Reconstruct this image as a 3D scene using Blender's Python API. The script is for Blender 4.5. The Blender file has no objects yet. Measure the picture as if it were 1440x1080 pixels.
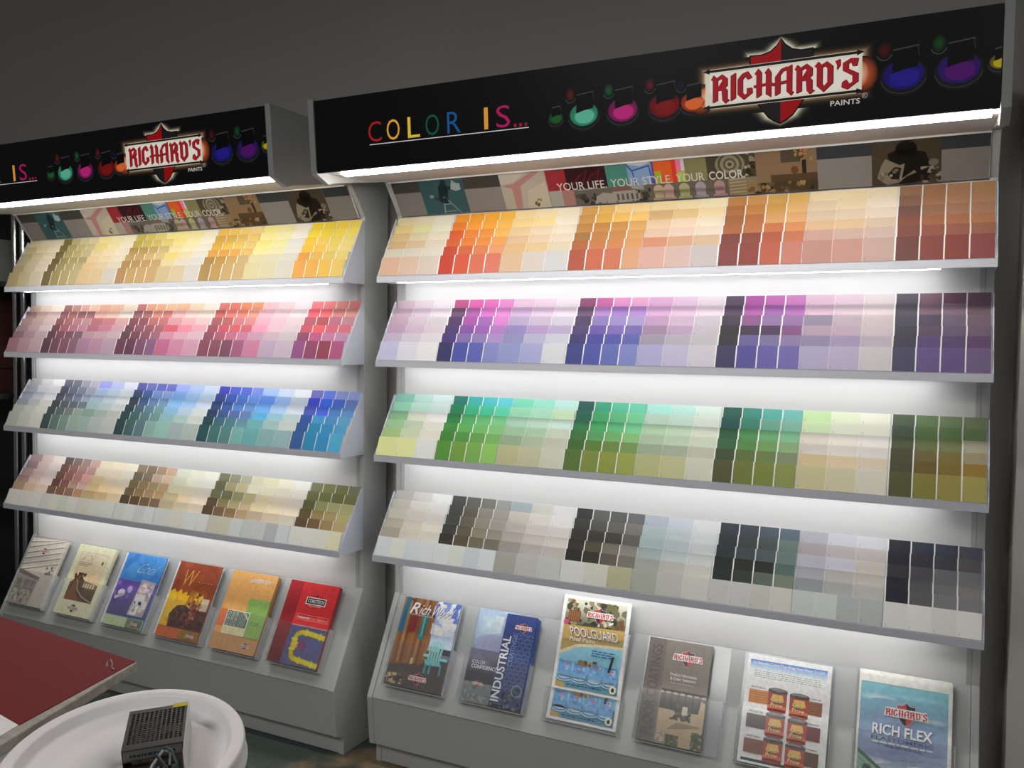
import bpy, math, random, colorsys
from mathutils import Matrix, Vector

# ------------------------------------------------------------------ camera, light, exposure
scene = bpy.context.scene
COL = scene.collection
scene.view_settings.view_transform = 'Standard'
scene.view_settings.look = 'None'
scene.view_settings.gamma = 1.0
scene.view_settings.use_curve_mapping = False
scene.view_settings.exposure = 0.0

cam_data = bpy.data.cameras.new('camera')
cam = bpy.data.objects.new('camera', cam_data)
COL.objects.link(cam)
cam_data.sensor_fit = 'HORIZONTAL'
cam_data.sensor_width = 36.0
cam_data.lens = 1226.714 * 36.0 / 1440.0
cam_data.clip_start = 0.02
YAW, PITCH, ROLL = math.radians(26.333), math.radians(-2.4472), math.radians(0.734)
_f = Vector((-math.sin(YAW) * math.cos(PITCH), math.cos(YAW) * math.cos(PITCH), math.sin(PITCH)))
_r0 = Vector((math.cos(YAW), math.sin(YAW), 0))
_u0 = _r0.cross(_f)
_r = _r0 * math.cos(ROLL) + _u0 * math.sin(ROLL)
_u = -_r0 * math.sin(ROLL) + _u0 * math.cos(ROLL)
cm = Matrix((( _r.x, _u.x, -_f.x, 1.72035), (_r.y, _u.y, -_f.y, -2.56163), (_r.z, _u.z, -_f.z, 1.43500), (0, 0, 0, 1)))
cam.matrix_world = cm
scene.camera = cam

world = bpy.data.worlds.new('room_ambient')
scene.world = world
world.use_nodes = True
world.node_tree.nodes['Background'].inputs[0].default_value = (1.0, 0.98, 0.95, 1)
world.node_tree.nodes['Background'].inputs[1].default_value = 0.065

def area_light(name, loc, rot, sx, sy, power, color):
    d = bpy.data.lights.new(name, 'AREA')
    d.shape = 'RECTANGLE'; d.size = sx; d.size_y = sy
    d.energy = power; d.color = color
    o = bpy.data.objects.new(name, d); COL.objects.link(o)
    o.location = loc; o.rotation_euler = rot
    return o
# the shop's ceiling lamps, behind and above the photographer
area_light('ceiling_lamp', (0.2, -3.6, 2.95), (0, 0, 0), 1.2, 0.6, 42, (1.0, 0.97, 0.94))
area_light('ceiling_lamp', (2.6, -4.2, 2.95), (0, 0, 0), 1.2, 0.6, 32, (1.0, 0.97, 0.94))

SHELF_GLOW = 12.0      # emission of the strips under the shelves
HEADER_GLOW = 34.0      # emission of the tube behind the header sign

# ------------------------------------------------------------------ helpers
def lin(c):
    return c / 12.92 if c <= 0.04045 else ((c + 0.055) / 1.055) ** 2.4
def hx(h):
    return tuple(lin(int(h[i:i + 2], 16) / 255.0) for i in (0, 2, 4))

MATS = {}
def principled(name, color, rough=0.5, metal=0.0, noise=None, spec=0.5, emit=None):
    if name in MATS: return MATS[name]
    m = bpy.data.materials.new(name); m.use_nodes = True
    nt = m.node_tree; b = nt.nodes['Principled BSDF']
    b.inputs['Base Color'].default_value = (*color, 1)
    b.inputs['Roughness'].default_value = rough
    b.inputs['Metallic'].default_value = metal
    b.inputs['Specular IOR Level'].default_value = spec
    if noise:
        scale, amount, c2 = noise
        tc = nt.nodes.new('ShaderNodeTexCoord'); n = nt.nodes.new('ShaderNodeTexNoise')
        n.inputs['Scale'].default_value = scale; n.inputs['Detail'].default_value = 5
        r = nt.nodes.new('ShaderNodeMapRange'); r.inputs[1].default_value = 0.35; r.inputs[2].default_value = 0.65
        r.inputs[4].default_value = amount
        mx = nt.nodes.new('ShaderNodeMix'); mx.data_type = 'RGBA'
        mx.inputs[6].default_value = (*color, 1); mx.inputs[7].default_value = (*c2, 1)
        nt.links.new(tc.outputs['Object'], n.inputs['Vector'])
        nt.links.new(n.outputs['Fac'], r.inputs[0])
        nt.links.new(r.outputs[0], mx.inputs[0])
        nt.links.new(mx.outputs[2], b.inputs['Base Color'])
    if emit:
        b.inputs['Emission Color'].default_value = (*emit[0], 1)
        b.inputs['Emission Strength'].default_value = emit[1]
    MATS[name] = m
    return m

def printed(name, rough=0.5, spec=0.4, tex=0.0, glow=0.0):
    """paper or film printed with the colours stored on the mesh"""
    m = bpy.data.materials.new(name); m.use_nodes = True
    nt = m.node_tree; b = nt.nodes['Principled BSDF']
    a = nt.nodes.new('ShaderNodeVertexColor'); a.layer_name = 'Col'
    b.inputs['Roughness'].default_value = rough
    b.inputs['Specular IOR Level'].default_value = spec
    if glow:
        nt.links.new(a.outputs['Color'], b.inputs['Emission Color']); b.inputs['Emission Strength'].default_value = glow
    if tex:
        tc = nt.nodes.new('ShaderNodeTexCoord'); n = nt.nodes.new('ShaderNodeTexNoise')
        n.inputs['Scale'].default_value = 90; n.inputs['Detail'].default_value = 6
        r = nt.nodes.new('ShaderNodeMapRange'); r.inputs[1].default_value = 0.3; r.inputs[2].default_value = 0.7
        r.inputs[3].default_value = 1 - tex; r.inputs[4].default_value = 1 + tex
        mm = nt.nodes.new('ShaderNodeVectorMath'); mm.operation = 'SCALE'
        nt.links.new(tc.outputs['Object'], n.inputs['Vector']); nt.links.new(n.outputs['Fac'], r.inputs[0])
        nt.links.new(a.outputs['Color'], mm.inputs[0]); nt.links.new(r.outputs[0], mm.inputs['Scale'])
        nt.links.new(mm.outputs[0], b.inputs['Base Color'])
    else:
        nt.links.new(a.outputs['Color'], b.inputs['Base Color'])
    MATS[name] = m
    return m

class MB:
    """collects faces (with colours) for one mesh"""
    def __init__(self):
        self.v = []; self.f = []; self.c = []; self.smooth = False
    def face(self, pts, col=(1, 1, 1)):
        i = len(self.v); self.v += [tuple(p) for p in pts]
        self.f.append(tuple(range(i, i + len(pts))))
        self.c.append(col if isinstance(col, list) else [col] * len(pts))
    def mesh_in(self, verts, faces, col=(1, 1, 1)):
        i = len(self.v); self.v += [tuple(p) for p in verts]
        for f in faces:
            self.f.append(tuple(k + i for k in f)); self.c.append([col] * len(f))
    def box(self, a, b, col=(1, 1, 1)):
        (x0, y0, z0), (x1, y1, z1) = a, b
        v = [(x0, y0, z0), (x1, y0, z0), (x1, y1, z0), (x0, y1, z0), (x0, y0, z1), (x1, y0, z1), (x1, y1, z1), (x0, y1, z1)]
        self.mesh_in(v, [(0, 3, 2, 1), (4, 5, 6, 7), (0, 1, 5, 4), (1, 2, 6, 5), (2, 3, 7, 6), (3, 0, 4, 7)], col)
    def prism(self, prof, x0, x1, col=(1, 1, 1)):
        """profile of (y, z) points drawn out along x"""
        n = len(prof)
        v = [(x0, y, z) for y, z in prof] + [(x1, y, z) for y, z in prof]
        area = sum(prof[i][0] * prof[(i + 1) % n][1] - prof[(i + 1) % n][0] * prof[i][1] for i in range(n))
        fs = [tuple(range(n))[::-1], tuple(range(n, 2 * n))] + [(i, (i + 1) % n, n + (i + 1) % n, n + i) for i in range(n)]
        if area < 0: fs = [f[::-1] for f in fs]
        self.mesh_in(v, fs, col)
    def lathe(self, prof, n=48, col=(1, 1, 1), close=True):
        v = []; m = len(prof)
        for k in range(n):
            a = 2 * math.pi * k / n
            v += [(r * math.cos(a), r * math.sin(a), z) for r, z in prof]
        fs = []
        for k in range(n):
            for j in range(m - 1):
                q = (k + 1) % n
                fs.append((k * m + j, q * m + j, q * m + j + 1, k * m + j + 1))
        if close:
            fs.append(tuple(k * m for k in range(n))[::-1]); fs.append(tuple(k * m + m - 1 for k in range(n)))
        self.mesh_in(v, fs, col)
    def tube(self, pts, r, n=8, col=(1, 1, 1)):
        P = [Vector(p) for p in pts]; rings = []
        up = Vector((0, 0, 1))
        for i, p in enumerate(P):
            d = (P[min(i + 1, len(P) - 1)] - P[max(i - 1, 0)]).normalized()
            a = d.cross(up)
            if a.length < 1e-3: a = d.cross(Vector((1, 0, 0)))
            a.normalize(); b = d.cross(a)
            rings.append([p + (a * math.cos(2 * math.pi * k / n) + b * math.sin(2 * math.pi * k / n)) * r for k in range(n)])
        v = [q for ring in rings for q in ring]; fs = []
        for i in range(len(P) - 1):
            for k in range(n):
                fs.append((i * n + k, i * n + (k + 1) % n, (i + 1) * n + (k + 1) % n, (i + 1) * n + k))
        fs.append(tuple(range(n))[::-1]); fs.append(tuple((len(P) - 1) * n + k for k in range(n)))
        self.mesh_in(v, fs, col)
    def build(self, name, mat, parent=None, matrix=None, bevel=0.0, smooth=False):
        me = bpy.data.meshes.new(name)
        me.from_pydata(self.v, [], self.f); me.update()
        at = me.color_attributes.new('Col', 'FLOAT_COLOR', 'CORNER')
        flat = []
        for cs in self.c:
            for c in cs: flat += [c[0], c[1], c[2], 1.0]
        at.data.foreach_set('color', flat)
        me.materials.append(mat)
        if smooth:
            for p in me.polygons: p.use_smooth = True
        o = bpy.data.objects.new(name, me); COL.objects.link(o)
        if parent: o.parent = parent
        if matrix is not None:
            if parent: o.matrix_local = matrix
            else: o.matrix_world = matrix
        if bevel:
            b = o.modifiers.new('bevel', 'BEVEL'); b.width = bevel; b.segments = 2; b.limit_method = 'ANGLE'
            b.angle_limit = math.radians(40)
        return o

def tag(o, label=None, cat=None, group=None, kind=None):
    if label: o['label'] = label
    if cat: o['category'] = cat
    if group: o['group'] = group
    if kind: o['kind'] = kind
    return o
def empty(name, matrix):
    o = bpy.data.objects.new(name, None); COL.objects.link(o)
    o.empty_display_size = 0.05; o.matrix_world = matrix
    return o

# ------------------------------------------------------------------ flat printed artwork
_glyphs = {}
def glyphs(txt, bold):
    k = (txt, bold)
    if k not in _glyphs:
        c = bpy.data.curves.new('t', 'FONT'); c.body = txt; c.size = 1; c.resolution_u = 3
        c.offset = bold; c.fill_mode = 'FRONT'
        o = bpy.data.objects.new('t', c); COL.objects.link(o)
        bpy.context.view_layer.update()
        me = bpy.data.meshes.new_from_object(o.evaluated_get(bpy.context.evaluated_depsgraph_get()))
        vs = [(v.co.x, v.co.y) for v in me.vertices]; fs = [tuple(p.vertices) for p in me.polygons]
        bpy.data.objects.remove(o); bpy.data.curves.remove(c); bpy.data.meshes.remove(me)
        xs = [v[0] for v in vs]; ys = [v[1] for v in vs]
        _glyphs[k] = (vs, fs, min(xs), max(xs), min(ys), max(ys))
    return _glyphs[k]

class Art:
    """printed shapes on a plane of w x h metres; points are fractions 0..1 of it"""
    def __init__(self, w, h, z=0.0, step=0.00009, mb=None):
        self.w, self.h, self.z, self.step = w, h, z, step
        self.mb = mb or MB(); self.n = 1; self.clip = False
    def _p(self, p):
        if self.clip: p = (min(max(p[0], 0), 1), min(max(p[1], 0), 1))
        return (p[0] * self.w, p[1] * self.h, self.z + self.n * self.step)
    def up(self): self.n += 1
    def poly(self, pts, col):
        a = sum(pts[i][0] * pts[(i + 1) % len(pts)][1] - pts[(i + 1) % len(pts)][0] * pts[i][1] for i in range(len(pts)))
        if isinstance(col, str): col = hx(col)
        if isinstance(col, list): col = [hx(c) if isinstance(c, str) else c for c in col]
        if a < 0:
            pts = pts[::-1]
            if isinstance(col, list): col = col[::-1]
        self.mb.face([self._p(p) for p in pts], col)
    def rect(self, x0, y0, x1, y1, col):
        self.poly([(x0, y0), (x1, y0), (x1, y1), (x0, y1)], col)
    def vgrad(self, x0, y0, x1, y1, c0, c1):
        self.poly([(x0, y0), (x1, y0), (x1, y1), (x0, y1)], [c0, c0, c1, c1])
    def hgrad(self, x0, y0, x1, y1, c0, c1):
        self.poly([(x0, y0), (x1, y0), (x1, y1), (x0, y1)], [c0, c1, c1, c0])
    def ell(self, cx, cy, rx, ry, col, n=20, a0=0.0, a1=360.0):
        self.poly([(cx + rx * math.cos(math.radians(a0 + (a1 - a0) * k / n)), cy + ry * math.sin(math.radians(a0 + (a1 - a0) * k / n)))
                   for k in range(n + (a1 - a0 < 360))], col)
    def glow(self, cx, cy, rx, ry, c0, c1, n=24):
        c0, c1 = (hx(c) if isinstance(c, str) else c for c in (c0, c1))
        for k in range(n):
            a, b = 6.28319 * k / n, 6.28319 * (k + 1) / n
            self.poly([(cx, cy), (cx + rx * math.cos(a), cy + ry * math.sin(a)), (cx + rx * math.cos(b), cy + ry * math.sin(b))], [c0, c1, c1])
    def scribble(self, x, y, w, h, col, seed=1):
        """a line of print too small to read"""
        rn_ = random.Random(seed); q = x
        while q < x + w:
            l = min(rn_.uniform(.03, .09), x + w - q)
            self.rect(q, y, q + l, y + h * rn_.uniform(.7, 1.0), col); q += l + .014
    def line(self, pts, wd, col):
        """wd in metres"""
        for (ax, ay), (bx, by) in zip(pts[:-1], pts[1:]):
            dx, dy = (bx - ax) * self.w, (by - ay) * self.h
            L = math.hypot(dx, dy) or 1e-9
            nx, ny = -dy / L * wd / 2 / self.w, dx / L * wd / 2 / self.h
            ex, ey = dx / L * wd * .3 / self.w, dy / L * wd * .3 / self.h
            self.poly([(ax - nx - ex, ay - ny - ey), (bx - nx + ex, by - ny + ey), (bx + nx + ex, by + ny + ey), (ax + nx - ex, ay + ny - ey)], col)
    def arc(self, cx, cy, rx, ry, a0, a1, wd, col, n=12):
        self.line([(cx + rx * math.cos(math.radians(a0 + (a1 - a0) * k / n)), cy + ry * math.sin(math.radians(a0 + (a1 - a0) * k / n))) for k in range(n + 1)], wd, col)
    def blobs(self, x0, y0, x1, y1, cols, n, r0, r1, seed):
        rnd = random.Random(seed)
        for _ in range(n):
            cx, cy = rnd.uniform(x0, x1), rnd.uniform(y0, y1); r = rnd.uniform(r0, r1)
            k = rnd.randint(5, 8); ph = rnd.random() * 6
            self.n += 0.02
            pts = []
            for j in range(k):
                a = ph + 6.283 * j / k; q = r * rnd.uniform(.55, 1.1)
                pts.append((min(max(cx + q * math.cos(a), x0), x1), min(max(cy + q * math.sin(a) * self.w / self.h, y0), y1)))
            self.poly(pts, rnd.choice(cols))
    def text(self, s, x, y, w, h, col, bold=0.0, shear=0.0, rot=0):
        """fitted in the box; rot=90 reads upwards"""
        vs, fs, xa, xb, ya, yb = glyphs(s, bold)
        if isinstance(col, str): col = hx(col)
        pts = []
        for vx, vy in vs:
            a = (vx - xa) / (xb - xa); b = (vy - ya) / (yb - ya)
            a = a + shear * (b - .5)
            if rot == 90: a, b = 1 - b, a
            pts.append(self._p((x + a * w, y + b * h)))
        self.mb.mesh_in(pts, fs, col)

# letters of the blackletter lettering, on a grid one unit high
BL = {
 'R': (.80, [[(.08, .0), (.30, .08), (.30, .85), (.12, 1.0), (0, .84), (.08, .78)], [(.28, .90), (.50, 1.0), (.72, .84), (.72, .58), (.56, .48), (.30, .52), (.30, .42), (.50, .42), (.50, .78), (.42, .84), (.28, .78)],
             [(.46, .5), (.62, .52), (.72, .42), (.72, .12), (.82, .05), (.62, -.06), (.50, .06)]]),
 'I': (.36, [[(.06, 0), (.28, .1), (.28, 1.0), (.06, .9)]]),
 'C': (.72, [[(.62, .76), (.44, 1.0), (.2, .93), (.0, .74), (.0, .2), (.26, 0), (.64, .22), (.62, .40), (.40, .40), (.40, .22), (.32, .17), (.22, .26), (.22, .72), (.32, .82), (.42, .70)]]),
 'H': (.80, [[(.08, 0), (.30, .1), (.30, .90), (.16, 1.04), (0, .86), (.08, .8)], [(.48, .1), (.70, -.02), (.70, .86), (.58, 1.02), (.42, .86), (.48, .8)], [(-.03, .46), (.74, .52), (.74, .43), (-.03, .37)]]),
 'A': (.86, [[(.06, 0), (.28, .1), (.28, .72), (.40, .84), (.56, .86), (.56, 1.0), (.3, .92), (.06, .66)], [(.54, .12), (.72, -.04), (.84, .08), (.76, .14), (.76, 1.04), (.54, .95)], [(-.06, .46), (.60, .52), (.60, .42), (-.06, .36)]]),
 'D': (.82, [[(.10, .18), (.32, .20), (.32, .86), (.16, 1.02), (0, .86), (.10, .8)], [(.10, .18), (.36, -.04), (.74, .24), (.74, .82), (.50, 1.0), (.30, .90), (.30, .79), (.42, .84), (.52, .74), (.52, .28), (.40, .17), (.32, .24)]]),
 "'": (.26, [[(.0, .96), (.20, 1.02), (.20, .80), (.06, .64), (.08, .8)]]),
 'S': (.66, [[(.42, .72), (.58, .72), (.64, .98), (.36, 1.0), (.04, .86), (.04, .60), (.42, .40), (.42, .2), (.30, .14), (.18, .30), (.02, .22), (.0, .04), (.22, -.04), (.64, .2), (.64, .48), (.26, .66), (.26, .82), (.36, .87)]]),
}
def blackletter(art, s, x, y, w, h, col, dark=None, off=0.0):
    tot = sum(BL[c][0] for c in s); k = w / tot
    for pas in ((dark, off), (col, 0.0)):
        if pas[0] is None: continue
        cx = x
        for c in s:
            for pl in BL[c][1]:
                art.n += 0.03
                art.poly([(cx + px * k + pas[1] * h * art.h / art.w, y + (py - pas[1] * .6) * h) for px, py in pl], pas[0])
            cx += BL[c][0] * k
        art.up()

def shield(art, cx, cy, rw, rh, red, black, edge=None):
    """quartered shield; rw half width, rh half height (fractions)"""
    def half(s, k=1.0):
        top = [(0, 1.0), (.15, .85), (.35, .73), (.62, .68), (1.0, .69), (1.0, .20), (.90, -.18), (.70, -.52), (.40, -.82), (.2, -.93), (0, -1.0)]
        return [(cx + s * a * rw * k, cy + b * rh * k) for a, b in top]
    if edge:
        art.poly(half(-1, 1.05) + half(1, 1.05)[::-1], edge); art.up()
    def clip(pts, upper):
        out = [p for p in pts if (p[1] >= cy) == upper]
        xs = pts[5][0]
        return out + ([(xs, cy), (cx, cy)] if upper else [(cx, cy), (xs, cy)])
    for s, c0, c1 in ((-1, red, black), (1, black, red)):
        art.poly(clip(half(s), True), c0); art.poly(clip(half(s), False), c1)
    art.up()

def mini_logo(art, cx, cy, w, ink='a8242c'):
    """small shield and banner emblem printed on covers; w as a fraction of the width"""
    h = w * art.w / art.h
    shield(art, cx, cy, w * .20, h * .27, ink, '26222a', 'c8b8b4')
    art.poly([(cx - w * .5, cy - h * .10), (cx + w * .5, cy - h * .10), (cx + w * .46, cy + h * .11), (cx - w * .46, cy + h * .11)], 'e6d2d0'); art.up()
    blackletter(art, "RICHARD'S", cx - w * .46, cy - h * .085, w * .93, h * .17, ink)

# ------------------------------------------------------------------ materials
M_LAM = principled('grey_laminate', (.465, .485, .48), .45, noise=(900, .25, (.43, .45, .445)))
M_BACK = principled('white_laminate', (.70, .70, .705), .55)
M_LIP = principled('shelf_plastic', (.60, .635, .72), .4)
M_WALL = principled('grey_wall_paint', (.60, .58, .56), .85, noise=(350, .4, (.56, .54, .52)))
M_DARK = principled('black_fixture', (.016, .016, .018), .6)
M_BLACKPL = principled('black_plastic', (.02, .02, .022), .45)
M_PRINT = printed('printed_card', .55, .3)
M_GLOSS = printed('glossy_print', .32, .4, tex=.10)
M_SIGN = printed('sign_print', .38, .25)
M_BACKLIT = printed('backlit_sign_film', .38, .2, glow=.5)
M_STRIP = principled('lit_strip', (.9, .9, .9), .5, emit=((1.0, .985, .96), SHELF_GLOW))
M_TUBE = principled('lit_tube', (.9, .9, .9), .5, emit=((1.0, .93, .84), HEADER_GLOW))
M_CHROME = principled('chrome', (.55, .56, .58), .22, 1.0)
M_PAIL = principled('white_plastic', (.78, .765, .77), .42, noise=(30, .3, (.72, .70, .705)))
M_STEEL = principled('galvanised_steel', (.62, .62, .60), .35, .9)

def clear_plastic(name, tint, gloss, haze=0.0):
    m = bpy.data.materials.new(name); m.use_nodes = True
    nt = m.node_tree; nt.nodes.clear()
    o = nt.nodes.new('ShaderNodeOutputMaterial'); mx = nt.nodes.new('ShaderNodeMixShader')
    t = nt.nodes.new('ShaderNodeBsdfTransparent'); g = nt.nodes.new('ShaderNodeBsdfGlossy')
    fr = nt.nodes.new('ShaderNodeFresnel'); fr.inputs[0].default_value = gloss
    t.inputs[0].default_value = (*tint, 1); g.inputs['Roughness'].default_value = .12
    ge = nt.nodes.new('ShaderNodeNewGeometry'); su = nt.nodes.new('ShaderNodeMath'); su.operation = 'SUBTRACT'; su.inputs[0].default_value = 1
    mu = nt.nodes.new('ShaderNodeMath'); mu.operation = 'MULTIPLY'
    nt.links.new(ge.outputs['Backfacing'], su.inputs[1]); nt.links.new(su.outputs[0], mu.inputs[0]); nt.links.new(fr.outputs[0], mu.inputs[1])
    nt.links.new(mu.outputs[0], mx.inputs[0]); nt.links.new(t.outputs[0], mx.inputs[1]); nt.links.new(g.outputs[0], mx.inputs[2])
    if haze:
        d = nt.nodes.new('ShaderNodeBsdfDiffuse'); d.inputs[0].default_value = (.8, .82, .84, 1)
        m2 = nt.nodes.new('ShaderNodeMixShader'); m2.inputs[0].default_value = haze
        nt.links.new(mx.outputs[0], m2.inputs[1]); nt.links.new(d.outputs[0], m2.inputs[2]); nt.links.new(m2.outputs[0], o.inputs[0])
    else:
        nt.links.new(mx.outputs[0], o.inputs[0])
    return m
M_CLEAR = clear_plastic('clear_acrylic', (.96, .965, .97), 1.4, .025)
M_EDGE_CLEAR = clear_plastic('acrylic_edge', (.95, .96, .97), 1.4, .28)

# ------------------------------------------------------------------ the setting
def struct(name, bm, mat): 
    o = bm.build(name, mat); o['kind'] = 'structure'; return o
m = bpy.data.materials.new('stained_floor'); m.use_nodes = True
nt = m.node_tree; b = nt.nodes['Principled BSDF']; b.inputs['Roughness'].default_value = .45
tc = nt.nodes.new('ShaderNodeTexCoord')
n1 = nt.nodes.new('ShaderNodeTexNoise'); n1.inputs['Scale'].default_value = 3.2; n1.inputs['Detail'].default_value = 7
n2 = nt.nodes.new('ShaderNodeTexNoise'); n2.inputs['Scale'].default_value = 40; n2.inputs['Detail'].default_value = 5
r1 = nt.nodes.new('ShaderNodeValToRGB'); r1.color_ramp.elements[0].position = .50; r1.color_ramp.elements[0].color = (.050, .072, .064, 1)
r1.color_ramp.elements[1].position = .60; r1.color_ramp.elements[1].color = (.24, .18, .11, 1)
mx = nt.nodes.new('ShaderNodeMix'); mx.data_type = 'RGBA'; mx.blend_type = 'MULTIPLY'; mx.inputs[0].default_value = .7
r2 = nt.nodes.new('ShaderNodeMapRange'); r2.inputs[1].default_value = .3; r2.inputs[2].default_value = .7; r2.inputs[3].default_value = .6; r2.inputs[4].default_value = 1.25
nt.links.new(tc.outputs['Object'], n1.inputs[0]); nt.links.new(tc.outputs['Object'], n2.inputs[0])
nt.links.new(n1.outputs['Fac'], r1.inputs[0]); nt.links.new(n2.outputs['Fac'], r2.inputs[0])
nt.links.new(r1.outputs[0], mx.inputs[6]); nt.links.new(r2.outputs[0], mx.inputs[7]); nt.links.new(mx.outputs[2], b.inputs['Base Color'])
M_FLOOR = m
q = MB(); q.box((-4, -6, -.05), (4, .3, 0)); struct('floor', q, M_FLOOR)
BD = .14            # depth of the racks behind their lit back panels
q = MB(); q.box((-4, BD + .035, 0), (4, BD + .135, 3.8)); struct('wall_back', q, M_WALL)
q = MB(); q.box((1.892, -.02, 0), (2.7, BD + .034, 3.8)); struct('wall_right', q, M_WALL)

# ------------------------------------------------------------------ the two display racks
W = 1.83
TOPS = [(0.0, 1.8693), (0.0, 1.5849), (0.0, 1.2613), (0.0, 0.9216)]
LIPS = [(-.1226, 1.6447), (-.1276, 1.3623), (-.1334, 1.0416), (-.1394, .7016)]
LIPH = .021
HB, HT, UR = (-.4598, 1.9464), (-.4772, 2.1555), (-.0811, 1.9876)
TF, TC = (-.1658, .2433), (.0, .562)
ROWS = [0, .14, .287, .432, .565, .712, 1.0]
STEP = .0112
def row_geo(i, k):
    """front top and bottom (y, z) of card row k on shelf i"""
    ty, tz = TOPS[i]; ly, lz = LIPS[i][0] + .003, LIPS[i][1] + LIPH
    ty -= .004
    run = (ly - ty) + STEP * 5
    za, zb = tz + (lz - tz) * ROWS[k], tz + (lz - tz) * ROWS[k + 1]
    ya = ty + run * ROWS[k] - STEP * k; yb = ty + run * ROWS[k + 1] - STEP * k
    return (ya, za), (yb, zb)
CT = .0010      # thickness of a stack of cards in its pocket

def sign_art(art_fn, name, mat, parent, m):
    a = Art(1.0, 1.0, step=.00012); art_fn(a)
    return a.mb.build(name, mat, parent, m)

def plane_matrix(origin, vdir):
    """local x along the rack, local y along vdir (y,z), local z outwards"""
    U = Vector((1, 0, 0)); V = Vector((0, *vdir)).normalized(); N = U.cross(V)
    return Matrix(((U.x, V.x, N.x, origin[0]), (U.y, V.y, N.y, origin[1]), (U.z, V.z, N.z, origin[2]), (0, 0, 0, 1)))

def can_art(c, dark, x, y, r, small=None):
    def fn(a):
        a.ell(x, y - .006, r * 1.16, r * .86 + .004, '16171a'); a.up()
        a.arc(x, y - .004, r * 1.12, r * .86, 190, 350, .0016, '34363a'); a.up()
        a.ell(x, y, r, r * .76, dark); a.up()
        a.glow(x + r * .05, y - r * .12, r * .92, r * .60, c, dark); a.up()
        a.glow(x + r * .05, y - r * .14, r * .7, r * .46, c, c); a.up()
        a.poly([(x - r * .55, y + r * .1), (x - r * .5, y + r * 1.25), (x + r * .65, y + r * 1.35), (x + r * .7, y + r * .35), (x, y + r * .25)], '08080a'); a.up()
        a.line([(x - r * .5, y + r * 1.3), (x + r * .7, y + r * 1.42)], .003, '3a3d3e')
        a.line([(x + r * .66, y + r * 1.35), (x + r * .74, y + r * .9)], .002, '2a2d30')
        if small:
            a.up(); a.glow(x - r * .95, y + r * 1.35, r * .36, r * .46, small, '0c0c0d')
            a.arc(x - r * .95, y + r * 1.35, r * .42, r * .52, 210, 330, .0018, '45484a')
    return fn

def emblem_art(a):
    cx, cy = 1.364, .1065
    def outline(g):
        top = [(0, .0915), (.010, .078), (.024, .066), (.042, .0625), (.068, .063), (.068, .02), (.060, -.018), (.046, -.050), (.026, -.076), (0, -.0915)]
        def off(x_, y_):
            sy = 1 if y_ > 0 else -1
            y2 = cy + y_ + sy * g * (.55 if abs(x_) < .03 else .8)
            return cx + (x_ + g * .95 if x_ else 0), min(max(y2, .0025), .2068)
        R = [off(*p) for p in top]
        return R + [(2 * cx - x_, y_) for x_, y_ in R[-2:0:-1]]
    rings = ((.0240, '0b0b0d'), (.0190, '1e1e1d'), (.0145, '403e38'), (.0105, '78725f'), (.0070, 'b8b09a'), (.0035, 'e8e2cc'), (-.01, 'ece6d2'))
    for (g0, k0), (g1, k1) in zip(rings[:-1], rings[1:]):
        A, B = outline(g0), outline(g1); n = len(A)
        for j in range(n):
            a.poly([A[j], A[(j + 1) % n], B[(j + 1) % n], B[j]], [k0, k0, k1, k1])
    a.up()
    bx = lambda d: [(1.190 - d, .064 - d * .8), (1.36, .064 - d * .9), (1.538 + d, .066 - d * .8), (1.538 + d * 1.1, .106), (1.538 + d, .148 + d * .8), (1.36, .148 + d * .9), (1.190 - d, .147 + d * .8), (1.190 - d * 1.1, .105)]
    rg = ((.026, '0b0b0d'), (.018, '1e1812'), (.011, '4c3a2a'), (.005, '8c7458'), (0, 'd8ccb4'))
    for (g0, k0), (g1, k1) in zip(rg[:-1], rg[1:]):
        A, B = bx(g0), bx(g1); n = len(A)
        for j in range(n):
            if j in (1, 2, 5, 6) or True: a.poly([A[j], A[(j + 1) % n], B[(j + 1) % n], B[j]], [k0, k0, k1, k1])
    a.up()
    a.glow(1.180, .086, .034, .036, 'd86430', '100a0a'); a.glow(1.540, .100, .032, .040, 'd86434', '100a0a'); a.up()
    a.glow(1.196, .088, .024, .026, 'f8d0a8', 'c05c2c'); a.glow(1.532, .102, .020, .028, 'f8d8b8', 'b8542a'); a.up()
    shield(a, cx, cy, .068, .0915, '9c0c14', '1e1c1c', '100c0c')
    a.poly([(1.190, .066), (1.538, .068), (1.538, .147), (1.190, .146)], 'e4dfcc'); a.up()
    a.poly([(1.20, .10), (1.23, .072), (1.50, .074), (1.53, .10), (1.53, .140), (1.20, .140)], 'f0ece0'); a.up()
    for y in (.1475, .0645):
        a.line([(1.194, y), (1.532, y + .001)], .0078, 'd8d2c4'); a.up()
        a.line([(1.196, y), (1.530, y + .001)], .0058, '1c1a1a')
        a.poly([(1.184, y), (1.200, y + .0065), (1.200, y - .0065)], '1c1a1a'); a.poly([(1.543, y + .001), (1.527, y + .0075), (1.527, y - .0055)], '1c1a1a'); a.up()
    blackletter(a, "RICHARD'S", 1.203, .0745, .328, .0640, 'a41e28', '5c141a', .03)
    a.text('PAINTS', 1.473, .0385, .062, .0115, 'd2ccc4', .01)
    a.arc(1.5445, .0545, .0055, .0055, 0, 360, .0008, 'c0bab4'); a.text('R', 1.5425, .0515, .004, .006, 'c0bab4')

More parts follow.
